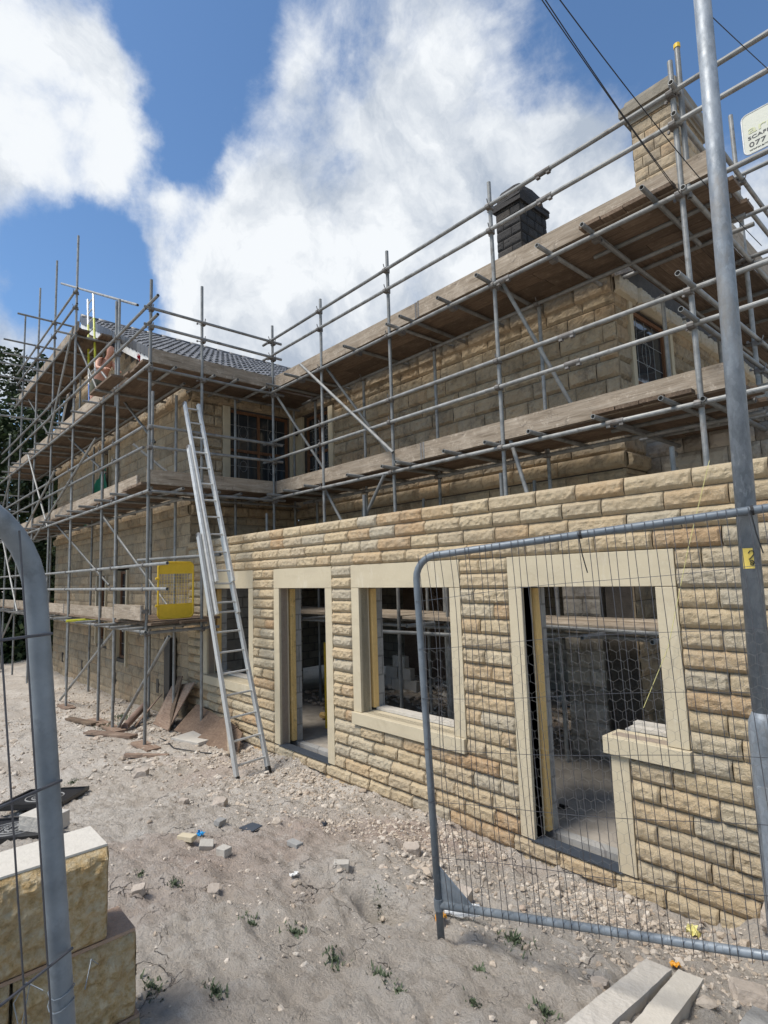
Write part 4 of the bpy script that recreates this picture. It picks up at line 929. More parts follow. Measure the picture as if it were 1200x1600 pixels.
# ------------------------------------------------------------------ ladders
def ladder():
    T = thing('extension_ladder', (.65, -.6, -.12), 'long silver aluminium extension ladder leaning on the scaffold corner', 'ladder')
    # three sections, each a pair of rails with its own rungs, sliding over one another
    A0, A1 = Vector((.70, -.95, -.10)), Vector((-1.80, -.68, 5.09)); B0, B1 = Vector((.64, -.50, -.10)), Vector((-1.80, -.36, 5.09))
    nrm_ = (A1-A0).cross(B0-A0).normalized()
    if nrm_.x < 0: nrm_ = -nrm_
    Ls = (A1-A0).length
    def rail(mm, p, q, wd):
        d = (q-p).normalized(); side = (B0-A0); side = (side-d*side.dot(d)).normalized(); n = nrm_
        c = [p-side*.02-n*wd/2, p+side*.02-n*wd/2, p+side*.02+n*wd/2, p-side*.02+n*wd/2]; mm.prism(c, q-p)
    side0 = (B0-A0).normalized()
    for (f0, f1, off, ins) in ((0., .58, 0, 0), (.36, .85, .035, .075), (.44, 1.0, .07, .15)):
        o = nrm_*off
        for (P0, P1, sg) in ((A0, A1, 1), (B0, B1, -1)):
            sh_ = side0*(ins if sg > 0 else -.012*(off > 0)-.012*(off > .05))
            a_, b_ = P0+o+sh_, P1+o+sh_*.55
            mm = MB(); rail(mm, a_.lerp(b_, f0), a_.lerp(b_, f1), .062); obj('stile', mm, 'alu', T, .003)
            if f0 == 0:
                mm = MB(); rail(mm, P0-(P1-P0).normalized()*.03, P0+(P1-P0).normalized()*.05, .065); obj('rubber_foot', mm, 'black', T)
            mm = MB(); q = a_.lerp(b_, f1); dd = (P1-P0).normalized(); rail(mm, q-dd*.05, q+dd*.004, .06); obj('guide_bracket', mm, 'coup', T)
        n = int(Ls*(f1-f0)/.27)
        for k in range(n):
            t = f0+(k+.6)/n*(f1-f0)
            if off == 0 and t > .40 or (0 < off < .05 and t > .46): continue
            a = (A0+o+side0*ins).lerp(A1+o+side0*ins*.55, t); b = B0.lerp(B1, t)+o-side0*.012; obj('rung', MB().tube(a, b, .014, 10, False), 'alu', T)
ladder()
def roof_ladder():
    T = thing('roof_ladder', (-6.2, -.7, 5.75), 'yellow and blue fibreglass ladder standing on the upper boards by the gable', 'ladder')
    A0, A1 = Vector((-6.55, -.75, 5.78)), Vector((-7.75, -.55, 9.25)); B0, B1 = Vector((-6.0, -.75, 5.78)), Vector((-7.30, -.55, 9.25))
    for P0, P1 in ((A0, A1), (B0, B1)):
        for f0, f1, mat in ((0, .3, 'blue'), (.3, .42, 'alu'), (.42, .78, 'ylw'), (.78, 1, 'alu')):
            obj('stile', MB().tube(P0.lerp(P1, f0), P0.lerp(P1, f1), .027, 6, False), mat, T)
    for k in range(12):
        t = (k+.5)/12; obj('rung', MB().tube(A0.lerp(A1, t), B0.lerp(B1, t), .014, 8, False), 'alu', T)
roof_ladder()
def gate():
    x = -1.93; y0, y1, z0, z1 = -.91, -.35, 1.67, 2.54
    T = thing('ladder_gate', (x, -.63, 1.6), 'yellow steel ladder gate with mesh middle on the lowest scaffold lift', 'gate')
    loop = [(x, y0+a, z0+b) for a, b in rounded(y1-y0, z1-z0, .07)]
    obj('frame', MB().path(loop, .016, 8, True), 'yellow', T)
    obj('lower_panel', MB().box((x-.006, y0+.01, z0+.01), (x+.006, y1-.01, z0+.22)), 'yellow', T); obj('upper_panel', MB().box((x-.006, y0+.01, z1-.18), (x+.006, y1-.01, z1-.01)), 'yellow', T)
    m = MB()
    for k in range(1, 12): y = y0+(y1-y0)*k/12; m.tube((x, y, z0+.2), (x, y, z1-.16), .0025, 4, False)
    for k in range(1, 9): z = z0+.22+.48*k/9; m.tube((x, y0, z), (x, y1, z), .0025, 4, False)
    obj('mesh_infill', m, 'yellow', T)
    for z in (z0+.2, z1-.25): obj('hinge', MB().tube((x, y0-.04, z), (x, y0+.02, z), .02, 8, False), 'yellow', T)
gate()

# ------------------------------------------------------------------ fence panels
def fence_right():
    A, Bv = Vector((4.85, -1.96, 0)), Vector((6.36, -1.40, 0)); d = (Bv-A).normalized(); W_ = 3.45; zt, zb, zf = 2.335, .52, G(4.85, -1.96)-.03
    T = thing('fence_panel', (A.x, A.y, zf), 'galvanised mesh fence panel standing in front of the new stone wall', 'fence', 'temporary site fence panels')
    def p(u, z): v = A+d*(u-.035*(z-.3)); return (v.x, v.y, z+.088*u)
    r = .12; path = [p(0, zf), p(0, 1.2), p(0, zt-r)]+[p(r-r*math.cos(R(a)), zt-r+r*math.sin(R(a))) for a in range(15, 90, 15)]+[p(r, zt), p(.7, zt-.0), p(1.5, zt+.0), p(W_-r, zt)]+[p(W_-r+r*math.sin(R(a)), zt-r+r*math.cos(R(a))) for a in range(15, 90, 15)]+[p(W_, zt-r), p(W_, G(A.x+d.x*W_, A.y+d.y*W_)-.088*W_-.02)]
    m = MB(); m.sm = True; m.path(path, .0195, 12); obj('frame', m, 'fence', T)
    m = MB(); m.sm = True; m.tube(p(0, zb), p(W_, zb), .0195, 12, False); obj('bottom_bar', m, 'fence', T)
    for u, s in ((0, 1), (W_, -1)):
        m = MB(); m.prism([p(u, zb+.20), p(u+s*.19, zb+.01), p(u, zb+.01)], (.004, .008, 0)); obj('gusset_plate', m, 'fence', T)
        m = MB(); m.tube(p(u, zb-.025), p(u, zb+.03), .025, 12, False); obj('collar', m, 'fence', T)
    m = MB(); n = int(W_/.0425)
    for k in range(1, n):
        u = W_*k/n; ph = random.uniform(0, 6); am = .006+.010*math.exp(-u*2)
        m.path([tuple(Vector(p(u+am*math.sin(z*2.1+ph)+(.02*math.exp(-u*3))*math.sin(z*4), z))+Vector((.0, -.021, 0))) for z in [zb-.03+(zt-zb+.045)*t/12 for t in range(13)]],   .0017, 4)
    for k, z in enumerate((zb+.24, zb+.51, zb+.78, zb+1.05, zb+1.32, zb+1.58)):
        m.path([tuple(Vector(p(W_*t/30, z+.008*math.sin(t*.5+k)))+Vector((0, -.023, 0))) for t in range(31)], .0016, 4)
    obj('wire_mesh', m, 'wire', T)
    # chicken wire wired over the lower part
    m = MB(); s = .030; zc0, zc1 = zb+.0, zb+1.28; off = Vector((.006, -.027, 0)); dx = s*math.sqrt(3); row = 0; z = zc0
    while z < zc1:
        u = .05+(dx/2 if row % 2 else 0)
        while u < 2.6:
            jx = random.uniform(-.003, .003); a = Vector(p(u+jx, z))+off; b = Vector(p(u+jx, z+s))+off
            l = Vector(p(u-dx/2, z+s*1.5))+off; q = Vector(p(u+dx/2, z+s*1.5))+off
            m.path([a, b], .0006, 3); m.path([b, l], .0005, 3); m.path([b, q], .0005, 3); u += dx
        z += s*1.5; row += 1
    obj('chicken_wire', m, 'chick', T)
    for u, z in ((0.9, zt), (1.62, zt)):
        m = MB(); m.tube(p(u-.006, z), p(u+.006, z), .0225, 10, False); m.path([tuple(Vector(p(u, z))+Vector((0, -.022, 0))), tuple(Vector(p(u+.01, z-.1))+Vector((0, -.025, 0))), tuple(Vector(p(u+.025, z-.19))+Vector((0, -.024, 0)))], .003, 5); obj('cable_tie', m, 'cable', T)
MT['chick'] = simple('chicken wire', (.22, .21, .20), .6, .3)
fence_right()
def fence_left():
    A = Vector((5.97, -4.06, 0)); d = Vector((.533, -.846, 0)).normalized(); W_ = 3.45; zt, zb, zf = 2.385, .75, .58
    A2 = A+Vector((-.065, .10, 0))*.58
    T = thing('fence_panel', (A.x, A.y, zf), 'close galvanised fence panel with bent top corner at the left edge', 'fence', 'temporary site fence panels')
    def p(u, z): v = A+d*u+Vector((-.065, .10, 0))*(2.16-z); return (v.x, v.y, z)
    r = .15; path = [p(0, zf), p(0, 1.4), p(0, zt-r)]+[p(r-r*math.cos(R(a)), zt-r+r*math.sin(R(a))) for a in range(10, 90, 10)]+[p(r, zt), p(1.2, zt), p(W_-r, zt)]+[p(W_-r+r*math.sin(R(a)), zt-r+r*math.cos(R(a))) for a in range(10, 90, 10)]+[p(W_, zt-r), p(W_, zf)]
    m = MB(); m.sm = True; m.path(path, .0175, 20); obj('frame', m, 'fence', T)
    obj('bottom_bar', MB().tube(p(0, zb), p(W_, zb), .02, 12, False), 'fence', T)
    m = MB()
    for k in range(1, 80):
        u = W_*k/80+.0; m.path([tuple(Vector(p(u, z))+Vector((.02, .012, 0))) for z in (zb, 1.4, zt-.02 if u > .15 else zt-.05)], .0016, 5)
    for z in (1.06, 1.36-.0, 1.655, 1.93, 2.17):
        m.path([tuple(Vector(p(-.002, z))+Vector((.021, .014, 0))), tuple(Vector(p(.5, z))+Vector((.021, .012, 0))), tuple(Vector(p(W_, z))+Vector((.021, .012, 0)))], .0024, 6)
    obj('wire_mesh', m, 'wire', T)
    m = MB()
    for zz in (1.585, 1.565):
        m.path([(A2.x+.0195*math.cos(t), A2.y+.0195*math.sin(t), zz+.004*math.sin(t*2)) for t in [i*.5 for i in range(14)]], .0009, 5)
    m.path([(A2.x+.02, A2.y+.03, 1.58), (A2.x-.02, A2.y+.05, 1.6), (A2.x-.05, A2.y+.07, 1.57)], .0008, 5)
    m.path([(A2.x-.01, A2.y-.025, 1.59), (A2.x-.035, A2.y-.045, 1.60), (A2.x-.045, A2.y-.06, 1.57), (A2.x-.03, A2.y-.05, 1.52)], .0009, 5); m.path([(A2.x-.03, A2.y-.04, 1.6), (A2.x-.03, A2.y-.05, 1.54), (A2.x-.035, A2.y-.05, 1.46)], .0009, 5)
    obj('tie_wire', m, 'fence', T)
fence_left()

# ------------------------------------------------------------------ street lamp column
def lamp():
    x, y = 6.245, -1.335; z0 = G(x, y)-.05
    T = thing('lamp_column', (x, y, z0), 'tall galvanised street lamp column behind the fence with yellow number sticker', 'lamp post')
    m = MB(); m.sm = True; m.tube((x, y, 1.56), (x+.06, y+.01, 6.5), .043, 24, False, .036); obj('shaft', m, 'column', T)
    m = MB(); m.sm = True; m.path([(x, y, z0), (x, y, 1.50), (x, y, 1.56), (x, y, 1.60)], [.064, .064, .060, .043], 24); obj('base_section', m, 'column', T)
    obj('access_door', MB().box((x-.03, y-.073, .75), (x+.03, y-.060, 1.3)), 'column', T)
    # number sticker wrapped round the shaft
    m = MB(); n = 10; f = math.atan2(-.62, .55)-.15
    for k in range(n+1):
        a = f-.75+1.5*k/n
        for z in (2.225, 2.315): m.v.append((x+.0462*math.cos(a), y+.0462*math.sin(a), z))
    for k in range(n): m.f.append((2*k, 2*k+2, 2*k+3, 2*k+1))
    st_ = obj('sticker', m, 'stick', T)
    cz = 2.27; aa = f-.02
    def on(u, v): a = aa+u/.047; return (x+.0475*math.cos(a), y+.0475*math.sin(a), cz+v)
    two = [on(*q) for q in ((-.010, .022), (-.004, .032), (.006, .034), (.012, .026), (.010, .016), (.0, .004), (-.006, -.002), (-.010, -.004))]
    obj('marker_digit', MB().path(two, .0022, 5), 'cable', st_)
    obj('marker_digit', MB().path([on(*q) for q in ((-.008, -.012), (.004, -.010), (.010, -.018), (.004, -.030), (-.006, -.026), (-.004, -.018), (.006, -.022))], .0026, 5), 'cable', st_)
lamp()

# ------------------------------------------------------------------ overhead cables
def cable(a, b, c, sag, label, n=16):
    a, b = Vector(a), Vector(b); pts = []
    for k in range(n+1):
        t = k/n; p = a.lerp(b, t); p.z -= sag*4*t*(1-t); pts.append(p)
    tag(obj('overhead_cable', MB().path(pts, c, 5), 'cable'), label, 'cable', 'overhead cables')
cable((5.55, -2.0, 5.6), (5.28, 1.08, 5.70), .0035, .02, 'left strand of the black cables dropping from the sky to the corner standard')
cable((5.57, -1.98, 5.6), (5.33, 1.06, 5.62), .0035, .05, 'middle strand of the black cables dropping to the scaffold corner')
cable((5.60, -1.96, 5.6), (5.72, 1.9, 5.25), .0035, .10, 'longest black cable sagging past the corner standard towards the end wall')
cable((5.98, -1.55, 5.6), (6.6, 6.0, 7.2), .003, .10, 'single thin cable passing behind the top of the lamp column')

# ------------------------------------------------------------------ foreground stones, rubble and litter
def garden_wall():
    x, y1 = 4.60, -3.53
    T = thing('garden_wall', (x-.15, -4.6, .5), 'end of a pale rock faced block wall with white sawn top at lower left', 'wall')
    zs = [(.90, 1.235, -3.53, 'upper'), (.58, .885, -3.42, 'lower'), (.26, .565, -3.40, 'buried')]
    for z0, z1, ye, nm in zs:
        u = ye; k = 0
        while u > -5.6:
            L = (.42 if k == 0 else .44)
            a = u-L+.01; m = MB()
            stone(m, Vector((x-.02, a, 0)), Vector((0, 1, 0)), Vector((1, 0, 0)), 0, u-a-.001, z0, z1, .045, .008, 1.1)
            stone(m, Vector((x-.02, u, 0)), Vector((-1, 0, 0)), Vector((0, 1, 0)), 0, .22, z0, z1, .012, .02, .5)
            m.box((x-.24, a, z0), (x-.021, u-.001, z1)); obj('stone_block', m, 'yellowstone', T); u -= L; k += 1
        m = MB(); m.box((x-.22, -5.6, z1+.001), (x-.012, ye-.002, z1+.014)) if nm != 'upper' else m.box((x-.245, -5.6, z1+.001), (x-.018, ye-.001, z1+.009), .0)
        obj('mortar_joint' if nm != 'upper' else 'sawn_top', m, 'clayjoint' if nm != 'upper' else 'paleash', T)
def yellowstone():
    m = Mat('pale yellow rock face'); c = m.ramp(m.noise(30, 8, .7), [(.3, (.42, .26, .10)), (.45, (.74, .52, .25)), (.62, (.88, .72, .47))]); c = m.mix(c, (.62, .54, .38), m.ramp(m.noise(6, 4), [(.5, 0.), (.8, .5)])); m.col(c); m.rough(.95); m.bump(m.noise(42, 9, .75), .045, 1); return m.m
MT['yellowstone'] = yellowstone(); MT['paleash'] = simple('pale sawn stone', (.55, .51, .44), .9, 0, .12, 25, .003); MT['clayjoint'] = simple('pink mortar', (.36, .25, .18), .95, 0, .2, 20, .01)
garden_wall()

def rubble():
    m = MB(); rnd = random.Random(3)
    for k in range(30000):
        if k < 15000: x = rnd.uniform(-.6, 6.2); y = -abs(rnd.gauss(.35, .75)) - .06
        elif k < 25000: x = rnd.uniform(-6, 5.9); y = rnd.uniform(-4, -.1)
        else: x = rnd.uniform(-9, -.5); y = -abs(rnd.gauss(.1, .75))-.08
        if noise.noise(Vector((x*1.3, y*1.3, 4))) < rnd.uniform(-.6, .22 if k < 15000 else .5): continue
        s = min(.055, .0075*math.exp(rnd.gauss(.25, .6)))*(1.5 if x < -.5 else 1)*(.6 if k >= 15000 and x > -.5 else 1)
        random.seed(k); lump(m, (x, y, G(x, y)+s*.05), s)
    o = obj('rubble', m, 'rub'); o['kind'] = 'stuff'; o['label'] = 'small broken stones and clods scattered over the bare soil'
rubble()
def rock(x, y, s, label, mat='stone', flat=1., name='rock', cat='stone', grp=None):
    import bmesh
    bm = bmesh.new(); bmesh.ops.create_icosphere(bm, subdivisions=3, radius=1); o_ = Vector((x*7, y*5, 1))
    for v in bm.verts:
        n = noise.noise(v.co*1.3+o_)*.45+noise.noise(v.co*3.4+o_)*.16; c = v.co*(1+n)
        c = Vector((max(-.8, min(.8, c.x)), max(-.62, min(.62, c.y)), max(-.5, min(.5, c.z))*flat)); v.co = c*s
    me = bpy.data.meshes.new(name); bm.to_mesh(me); bm.free(); me.materials.append(MT[mat]); o = bpy.data.objects.new(name, me); COL.objects.link(o)
    o.location = (x, y, G(x, y)+s*.25*flat); o.rotation_euler = (random.uniform(-.2, .2), random.uniform(-.2, .2), random.uniform(0, 6)); tag(o, label, cat, grp); return o
random.seed(11)
rock(1.95, -1.78, .09, 'largest grey rock lying alone between the ladder foot and the fence')
rock(1.62, -1.98, .05, 'flat stone lying just left of the largest grey rock')
rock(3.72, -1.07, .08, 'rounded stone at the foot of the wall beside the fence upright')
rock(4.55, -1.45, .075, 'pale stone behind the fence upright near the plastic bottle')
rock(3.55, -3.05, .045, 'brown clod lying on the cracked mud right of the block wall')
rock(3.75, -2.7, .05, 'lumpy grey clod beside the weeds in the middle foreground')
rock(-.3, -1.7, .10, 'pale broken slab piece left of the ladder foot')
rock(5.95, -.95, .10, 'grey stone at the right edge just below the fence bar')
rock(5.5, -1.55, .05, 'small rounded stone beside the pale concrete lintels', flat=.8)
rock(6.05, -.28, .24, 'large white limestone chunk on the bank at the right end', 'paleash'); rock(6.25, -.5, .22, 'second white limestone chunk on the bank, nearest the fence corner', 'paleash'); rock(5.88, -.12, .13, 'grey stone wedged between white chunk and wall base')
def brick(x, y, rz, dims, label, mat='brickc', tilt=0, name='brick', dz=0):
    l, w, h = (q*.78 for q in dims); m = MB(); m.box((-l/2, -w/2, 0), (l/2, w/2, h), .003); o = obj(name, m, mat, None, .004); o.location = (x, y, G(x, y)-.008+dz); o.rotation_euler = (tilt, tilt*.5, rz); tag(o, label, 'brick' if 'brick' in name else 'block'); return o
MT['brickc'] = simple('pale concrete brick', (.43, .40, .35), .95, 0, .18, 20, .005)
brick(3.28, -2.40, .3, (.11, .09, .07), 'square concrete brick offcut with clean faces beside the slate piece')
brick(3.05, -2.42, 1.1, (.12, .09, .065), 'pale brick half leaning left of the square offcut', tilt=.3)
brick(2.92, -2.5, .5, (.16, .08, .05), 'buff stone strip lying leftmost in the little brick cluster', 'ash')
brick(3.38, -1.9, .1, (.15, .08, .045), 'grey brick lying alone in the middle of the rubble', 'block')
brick(3.82, -1.82, .8, (.13, .09, .07), 'concrete brick half sunk in the soil above the hole')
brick(2.60, -2.1, 2.1, (.12, .07, .05), 'small grey brick piece near the blue litter', 'block', .2)
m = MB(); m.prism([(-.09, -.03, 0), (.07, -.05, 0), (.10, .03, 0), (-.02, .05, 0)], (0, 0, .008)); o = obj('slate_piece', m, 'slate'); o.location = (2.95, -2.02, G(2.95, -2.02)+.012); o.rotation_euler = (.2, -.1, .3); tag(o, 'dark blue grey slate fragment lying on the pale soil', 'slate')
def crumple(name, x, y, s, mat, label, cat):
    m = MB(); n = 6
    for j in range(n+1):
        for i in range(n+1): m.v.append(((i/n-.5)*s+random.uniform(-.1, .1)*s, (j/n-.5)*s*.8+random.uniform(-.1, .1)*s, random.uniform(0, .5)*s))
    for j in range(n):
        for i in range(n): q = j*(n+1)+i; m.f.append((q, q+1, q+n+2, q+n+1))
    o = obj(name, m, mat); o.location = (x, y, G(x, y)+.005); o.rotation_euler.z = random.uniform(0, 3); tag(o, label, cat)
crumple('litter', 2.80, -2.36, .07, 'bluel', 'crumpled bright blue wrapper lying among the broken bricks', 'litter')
crumple('litter', 3.86, -2.22, .05, 'white', 'scrap of white paper on the rubble in mid foreground', 'litter')
crumple('litter', 4.70, -1.80, .06, 'orange', 'orange wrapper at the foot of the fence upright beside the bottle', 'litter')
crumple('litter', 5.62, -.98, .05, 'orange', 'orange scrap on the soil behind the concrete lintels', 'litter')
crumple('litter', 5.42, -.22, .09, 'string', 'pale yellow glove like rag lying below the wall by the fence bar', 'rag')
crumple('litter', 2.98, -1.35, .05, 'slate', 'black scrap of rubber among the stones near the wall', 'litter')
def bottle():
    x, y = 4.76, -1.66; T = thing('plastic_bottle', (x, y, G(x, y)+.035), 'crushed clear plastic bottle lying by the fence foot', 'bottle')
    m = MB(); m.sm = True; z = G(x, y)+.04; d = Vector((-.13, -.15, .0)).normalized(); P = Vector((x, y, z)); prof = [(0, .012), (.01, .03), (.05, .033), (.09, .029), (.12, .033), (.15, .028), (.175, .014), (.19, .012)]
    m.path([tuple(P+d*(a-.09)) for a, b in prof], [b for a, b in prof], 14)
    mm = Mat('clear plastic'); mm.col((.85, .88, .9)); mm.rough(.08); mm.b.inputs['Transmission Weight'].default_value = .45; mm.b.inputs['IOR'].default_value = 1.2; MT['plastic'] = mm.m
    obj('bottle_body', m, 'plastic', T); obj('bottle_cap', MB().tube(tuple(P+d*.10), tuple(P+d*.118), .015, 10, False), 'white', T)
bottle()
def lintel_slab(a, b, w, h, label, mat, zoff=0.):
    a, b = Vector(a), Vector(b); d = b-a; L = d.length; m = MB(); n = 22
    for i in range(n+1):
        for (yy, zz) in ((0, 0), (0, h), (w*.33, h), (w*.66, h), (w, h), (w, 0)):
            j = .0022; m.v.append((L*i/n, yy+random.uniform(-j, j), zz+random.uniform(-j, j)))
    for i in range(n):
        for k in range(5): q = i*6+k; m.f.append((q, q+1, q+7, q+6))
    m.f.append((0, 5, 4, 3, 2, 1)); m.f.append(tuple(n*6+k for k in range(6)))
    o = obj('concrete_lintel', m, mat); o.rotation_euler = (0, -math.asin(max(-1, min(1, d.z/L))), math.atan2(d.y, d.x)); o.location = a; tag(o, label, 'lintel', 'concrete lintels on the ground')
lintel_slab((5.76, -2.6, .36), (5.675, -1.17, .11), .125, .11, 'rougher pinkish concrete lintel lying left of its neighbour', 'conc')
lintel_slab((5.97, -2.6, .36), (5.80, -1.10, .09), .115, .11, 'smoother pale concrete lintel lying on the right beside its neighbour', 'paleash')
lintel_slab((6.27, -2.3, .46), (6.20, -1.3, .24), .12, .08, 'grey concrete piece at the lower right corner under the fence', 'block')
# inspection covers
def cover(x, y, z, s, rz, tilt, label):
    T = thing('inspection_cover', (x, y, z), label, 'cover', 'plastic inspection covers')
    c, sn = math.cos(rz), math.sin(rz)
    mt = Matrix.Translation((x, y, z)) @ Matrix.Rotation(rz, 4, 'Z') @ Matrix.Rotation(tilt, 4, 'X')
    def add(nm, m, mat):
        m.v = [tuple(mt @ Vector(v)) for v in m.v]; obj(nm, m, mat, T)
    add('frame', MB().box((-s/2, -s/2, -.02), (s/2, s/2, .02)), 'iron')
    m = MB()
    for a in (-1, 1): m.box((-s/2-.01, a*s/2-.015, .0), (s/2+.01, a*s/2+.015, .035)); m.box((a*s/2-.015, -s/2, .0), (a*s/2+.015, s/2, .034))
    add('rim', m, 'black')
    m = MB()
    for r_ in (.06, .12, .18):
        if r_ < s/2-.04: m.path([(r_*math.cos(t*PI/14), r_*math.sin(t*PI/14), .022) for t in range(28)], .006, 5, True)
    for i in range(5):
        for j in range(5): m.box((-.09+i*.04, -.09+j*.04, .02), (-.075+i*.04, -.075+j*.04, .027))
    add('ribbing', m, 'block')
cover(-.15, -2.75, G(-.15, -2.75)+.08, .62, .9, -.1, 'square black inspection cover lying farther back behind the fence upright')
cover(1.55, -3.32, G(1.55, -3.32)+.06, .55, 1.0, -.1, 'nearer black inspection cover with a pale block resting on it')
m = MB(); m.box((-.16, -.09, 0), (.16, .09, .12), .004); o = obj('concrete_block', m, 'conc', None, .005); o.location = (1.75, -3.15, G(1.55, -3.32)+.09); o.rotation_euler.z = .5; tag(o, 'pale concrete block resting on the nearer inspection cover', 'block')
# chipboard sheets, timbers and pipes heaped by the wall
def sheet(pts, n, mat, label, name='chipboard_sheet', cat='board', grp=None, th=.018):
    m = MB(); m.prism([Vector(p) for p in pts], Vector(n).normalized()*th); tag(obj(name, m, mat), label, cat, grp)
g0 = -.18
sheet([(-2.45, -.42, g0), (-1.15, -.42, g0), (-.9, -.10, .08), (-2.3, -.10, .20)], (0, -.8, .5), 'osb', 'large brown chipboard sheet leaning on the new wall by the scaffold pad')
sheet([(-1.5, -.55, g0), (-.45, -.34, g0), (-.75, -.10, .02), (-1.3, -.10, .16)], (0, -.8, .5), 'osb', 'broken chipboard corner leaning nearest the ladder foot')
sheet([(-3.15, -.5, g0), (-2.5, -.5, g0), (-2.35, -.12, .55), (-3.3, -.12, .38)], (0, -.8, .4), 'scrap', 'rough brown board leaning at the corner beside the drain')
sheet([(-2.6, -.48, g0), (-2.45, -.5, g0), (-2.75, -.16, .62), (-2.95, -.16, .60)], (.3, -.8, .2), 'board', 'dark narrow plank leaning over the boards at the house corner', 'plank')
sheet([(-3.35, -.75, g0), (-3.2, -.78, g0), (-3.55, -.2, .22), (-3.65, -.2, .18)], (.3, -.8, .2), 'scrap', 'short splintered plank leaning beside the black duct', 'plank')
def beam(a, b, w, h, mat, label, name='timber_offcut', cat='timber'):
    a, b = Vector(a), Vector(b); d = b-a; m = MB(); m.box((0, -w/2, 0), (d.length, w/2, h), .002); o = obj(name, m, mat); o.location = a
    o.rotation_euler = (0, -math.asin(d.z/d.length), math.atan2(d.y, d.x)); tag(o, label, cat)
beam((-.35, -.5, -.13), (-1.15, -.14, .22), .07, .045, 'toe', 'pale timber leaning diagonally against chipboard beside the ladder')
beam((-1.5, -1.5, -.15), (-1.0, -1.1, -.15), .07, .04, 'scrap', 'brown timber offcut lying beside the corner standard foot')
beam((-3.5, -1.45, -.2), (-2.5, -1.05, -.17), .16, .035, 'scrap', 'flat weathered plank under the second standard')
beam((-4.9, -1.4, -.22), (-4.0, -1.2, -.2), .14, .035, 'board', 'grey plank lying on the weeds by the third standard')
tag(obj('clay_pipe', MB().tube((-3.2, -1.0, -.14), (-4.15, -.35, -.08), .06, 14), 'clayp'), 'dull brown drain pipe lying on rubble by the house wall', 'pipe') if False else None
MT['clayp'] = simple('dull clay pipe', (.22, .15, .12), .8)
tag(obj('drain_pipe', MB().tube((-3.1, -1.0, -.13), (-4.1, -.3, -.02), .06, 14), 'clayp'), 'dull brown drain pipe lying on rubble by the house wall', 'pipe')
m = MB(); m.box((-.32, -.25, 0), (.32, .25, .045), .004); o = obj('paving_slab', m, 'conc', None, .004); o.location = (-1.55, -.42, G(-1.55, -.4)+.0); o.rotation_euler.z = .25; tag(o, 'square paving slab under the scaffold standard nearest the ladder', 'slab')
def sackheap():
    for k, (x, y, mat, lab) in enumerate(((-13.6, -1.7, 'sack', 'white rubble sack slumped on the ground far left'), (-13.9, -1.5, 'clay', 'reddish heap of broken tile on top of the far white sack'))):
        rock(x, y, .32 if k == 0 else .2, lab, mat, 1.3, 'rubble_sack' if k == 0 else 'tile_heap', 'sack' if k == 0 else 'heap')
rock(-1.3, 2.6, .22, 'black plastic sack slumped on the rubble inside behind the middle window', 'black', .8, 'plastic_sack', 'sack'); bpy.data.objects['plastic_sack'].location.z = .12
sackheap()
bpy.data.objects['tile_heap'].location.z += .35
tag(obj('ground_cable', MB().path([(x, y, G(x, y)+.01) for x, y in ((-2.2, -.75), (-1.75, -.82), (-1.3, -.9), (-.8, -.72), (-.4, -.5))], .008, 6), 'cable'), 'thin dark cable curving over the soil near the paving slab', 'cable')

# weeds
def tuft(x, y, s, label):
    m = MB(); rnd = random.Random(int(x*1000)+int(y*77)); s = s*.62; n = int(60+s*420)
    for k in range(n):
        a = rnd.uniform(0, 6.28); r = s*abs(rnd.gauss(0, .5)); bx, by = r*math.cos(a)*1.3, r*math.sin(a); h = s*rnd.uniform(.12, .42); l = rnd.uniform(.010, .022); z = G(x+bx, y+by)-G(x, y)
        dx, dy = rnd.uniform(-1, 1)*h, rnd.uniform(-1, 1)*h; px, py = -dy, dx; q = math.hypot(px, py)+1e-6; px, py = px/q*l*.28, py/q*l*.28
        m.q((bx-px, by-py, z), (bx+px, by+py, z), (bx+dx*.6+px, by+dy*.6+py, z+h*.7), (bx+dx, by+dy, z+h))
    o = obj('weed_tuft', m, 'weed'); o.location = (x, y, G(x, y)); tag(o, label, 'weed', 'weeds growing in the bare soil')
TG = 'small green weed growing low on the bare pale soil'
for (x, y, s, lab) in ((4.22, -1.84, .07, 'small green weed right at the top lip of the hole'), (4.17, -2.69, .09, TG), (3.57, -2.85, .08, TG), (3.91, -3.23, .07, 'dark weed right beside the end of the block wall'), (4.72, -2.56, .09, TG), (4.95, -2.46, .11, 'bushiest weed in the middle foreground left of the fence foot'), (5.06, -1.62, .16, 'widest weed patch growing under the fence bottom bar'), (5.16, -2.02, .08, 'grassy tuft with upright blades right of the fence foot'), (5.3, -2.25, .06, TG), (5.06, -2.46, .05, TG), (5.48, -2.0, .10, 'broad leaved weed beside the left concrete lintel'), (4.6, -3.09, .10, 'spreading rosette weed in the lower left foreground'), (4.36, -2.54, .10, TG), (3.3, -2.95, .06, TG), (4.39, -3.28, .10, 'weed at the foot of the lowest stone block'), (-3.6, -1.1, .35, 'dark weedy patch round the third scaffold standard'), (-4.2, -.7, .35, 'green weeds growing through rubble by the house wall'), (-13.5, -3.2, .6, 'green grassy patch on the far left ground'), (-15.2, -2.6, .6, 'farthest grassy patch under the trees'), (-.9, -2.3, .12, 'straggly weed behind the farther inspection cover')):
    tuft(x, y, s, lab)

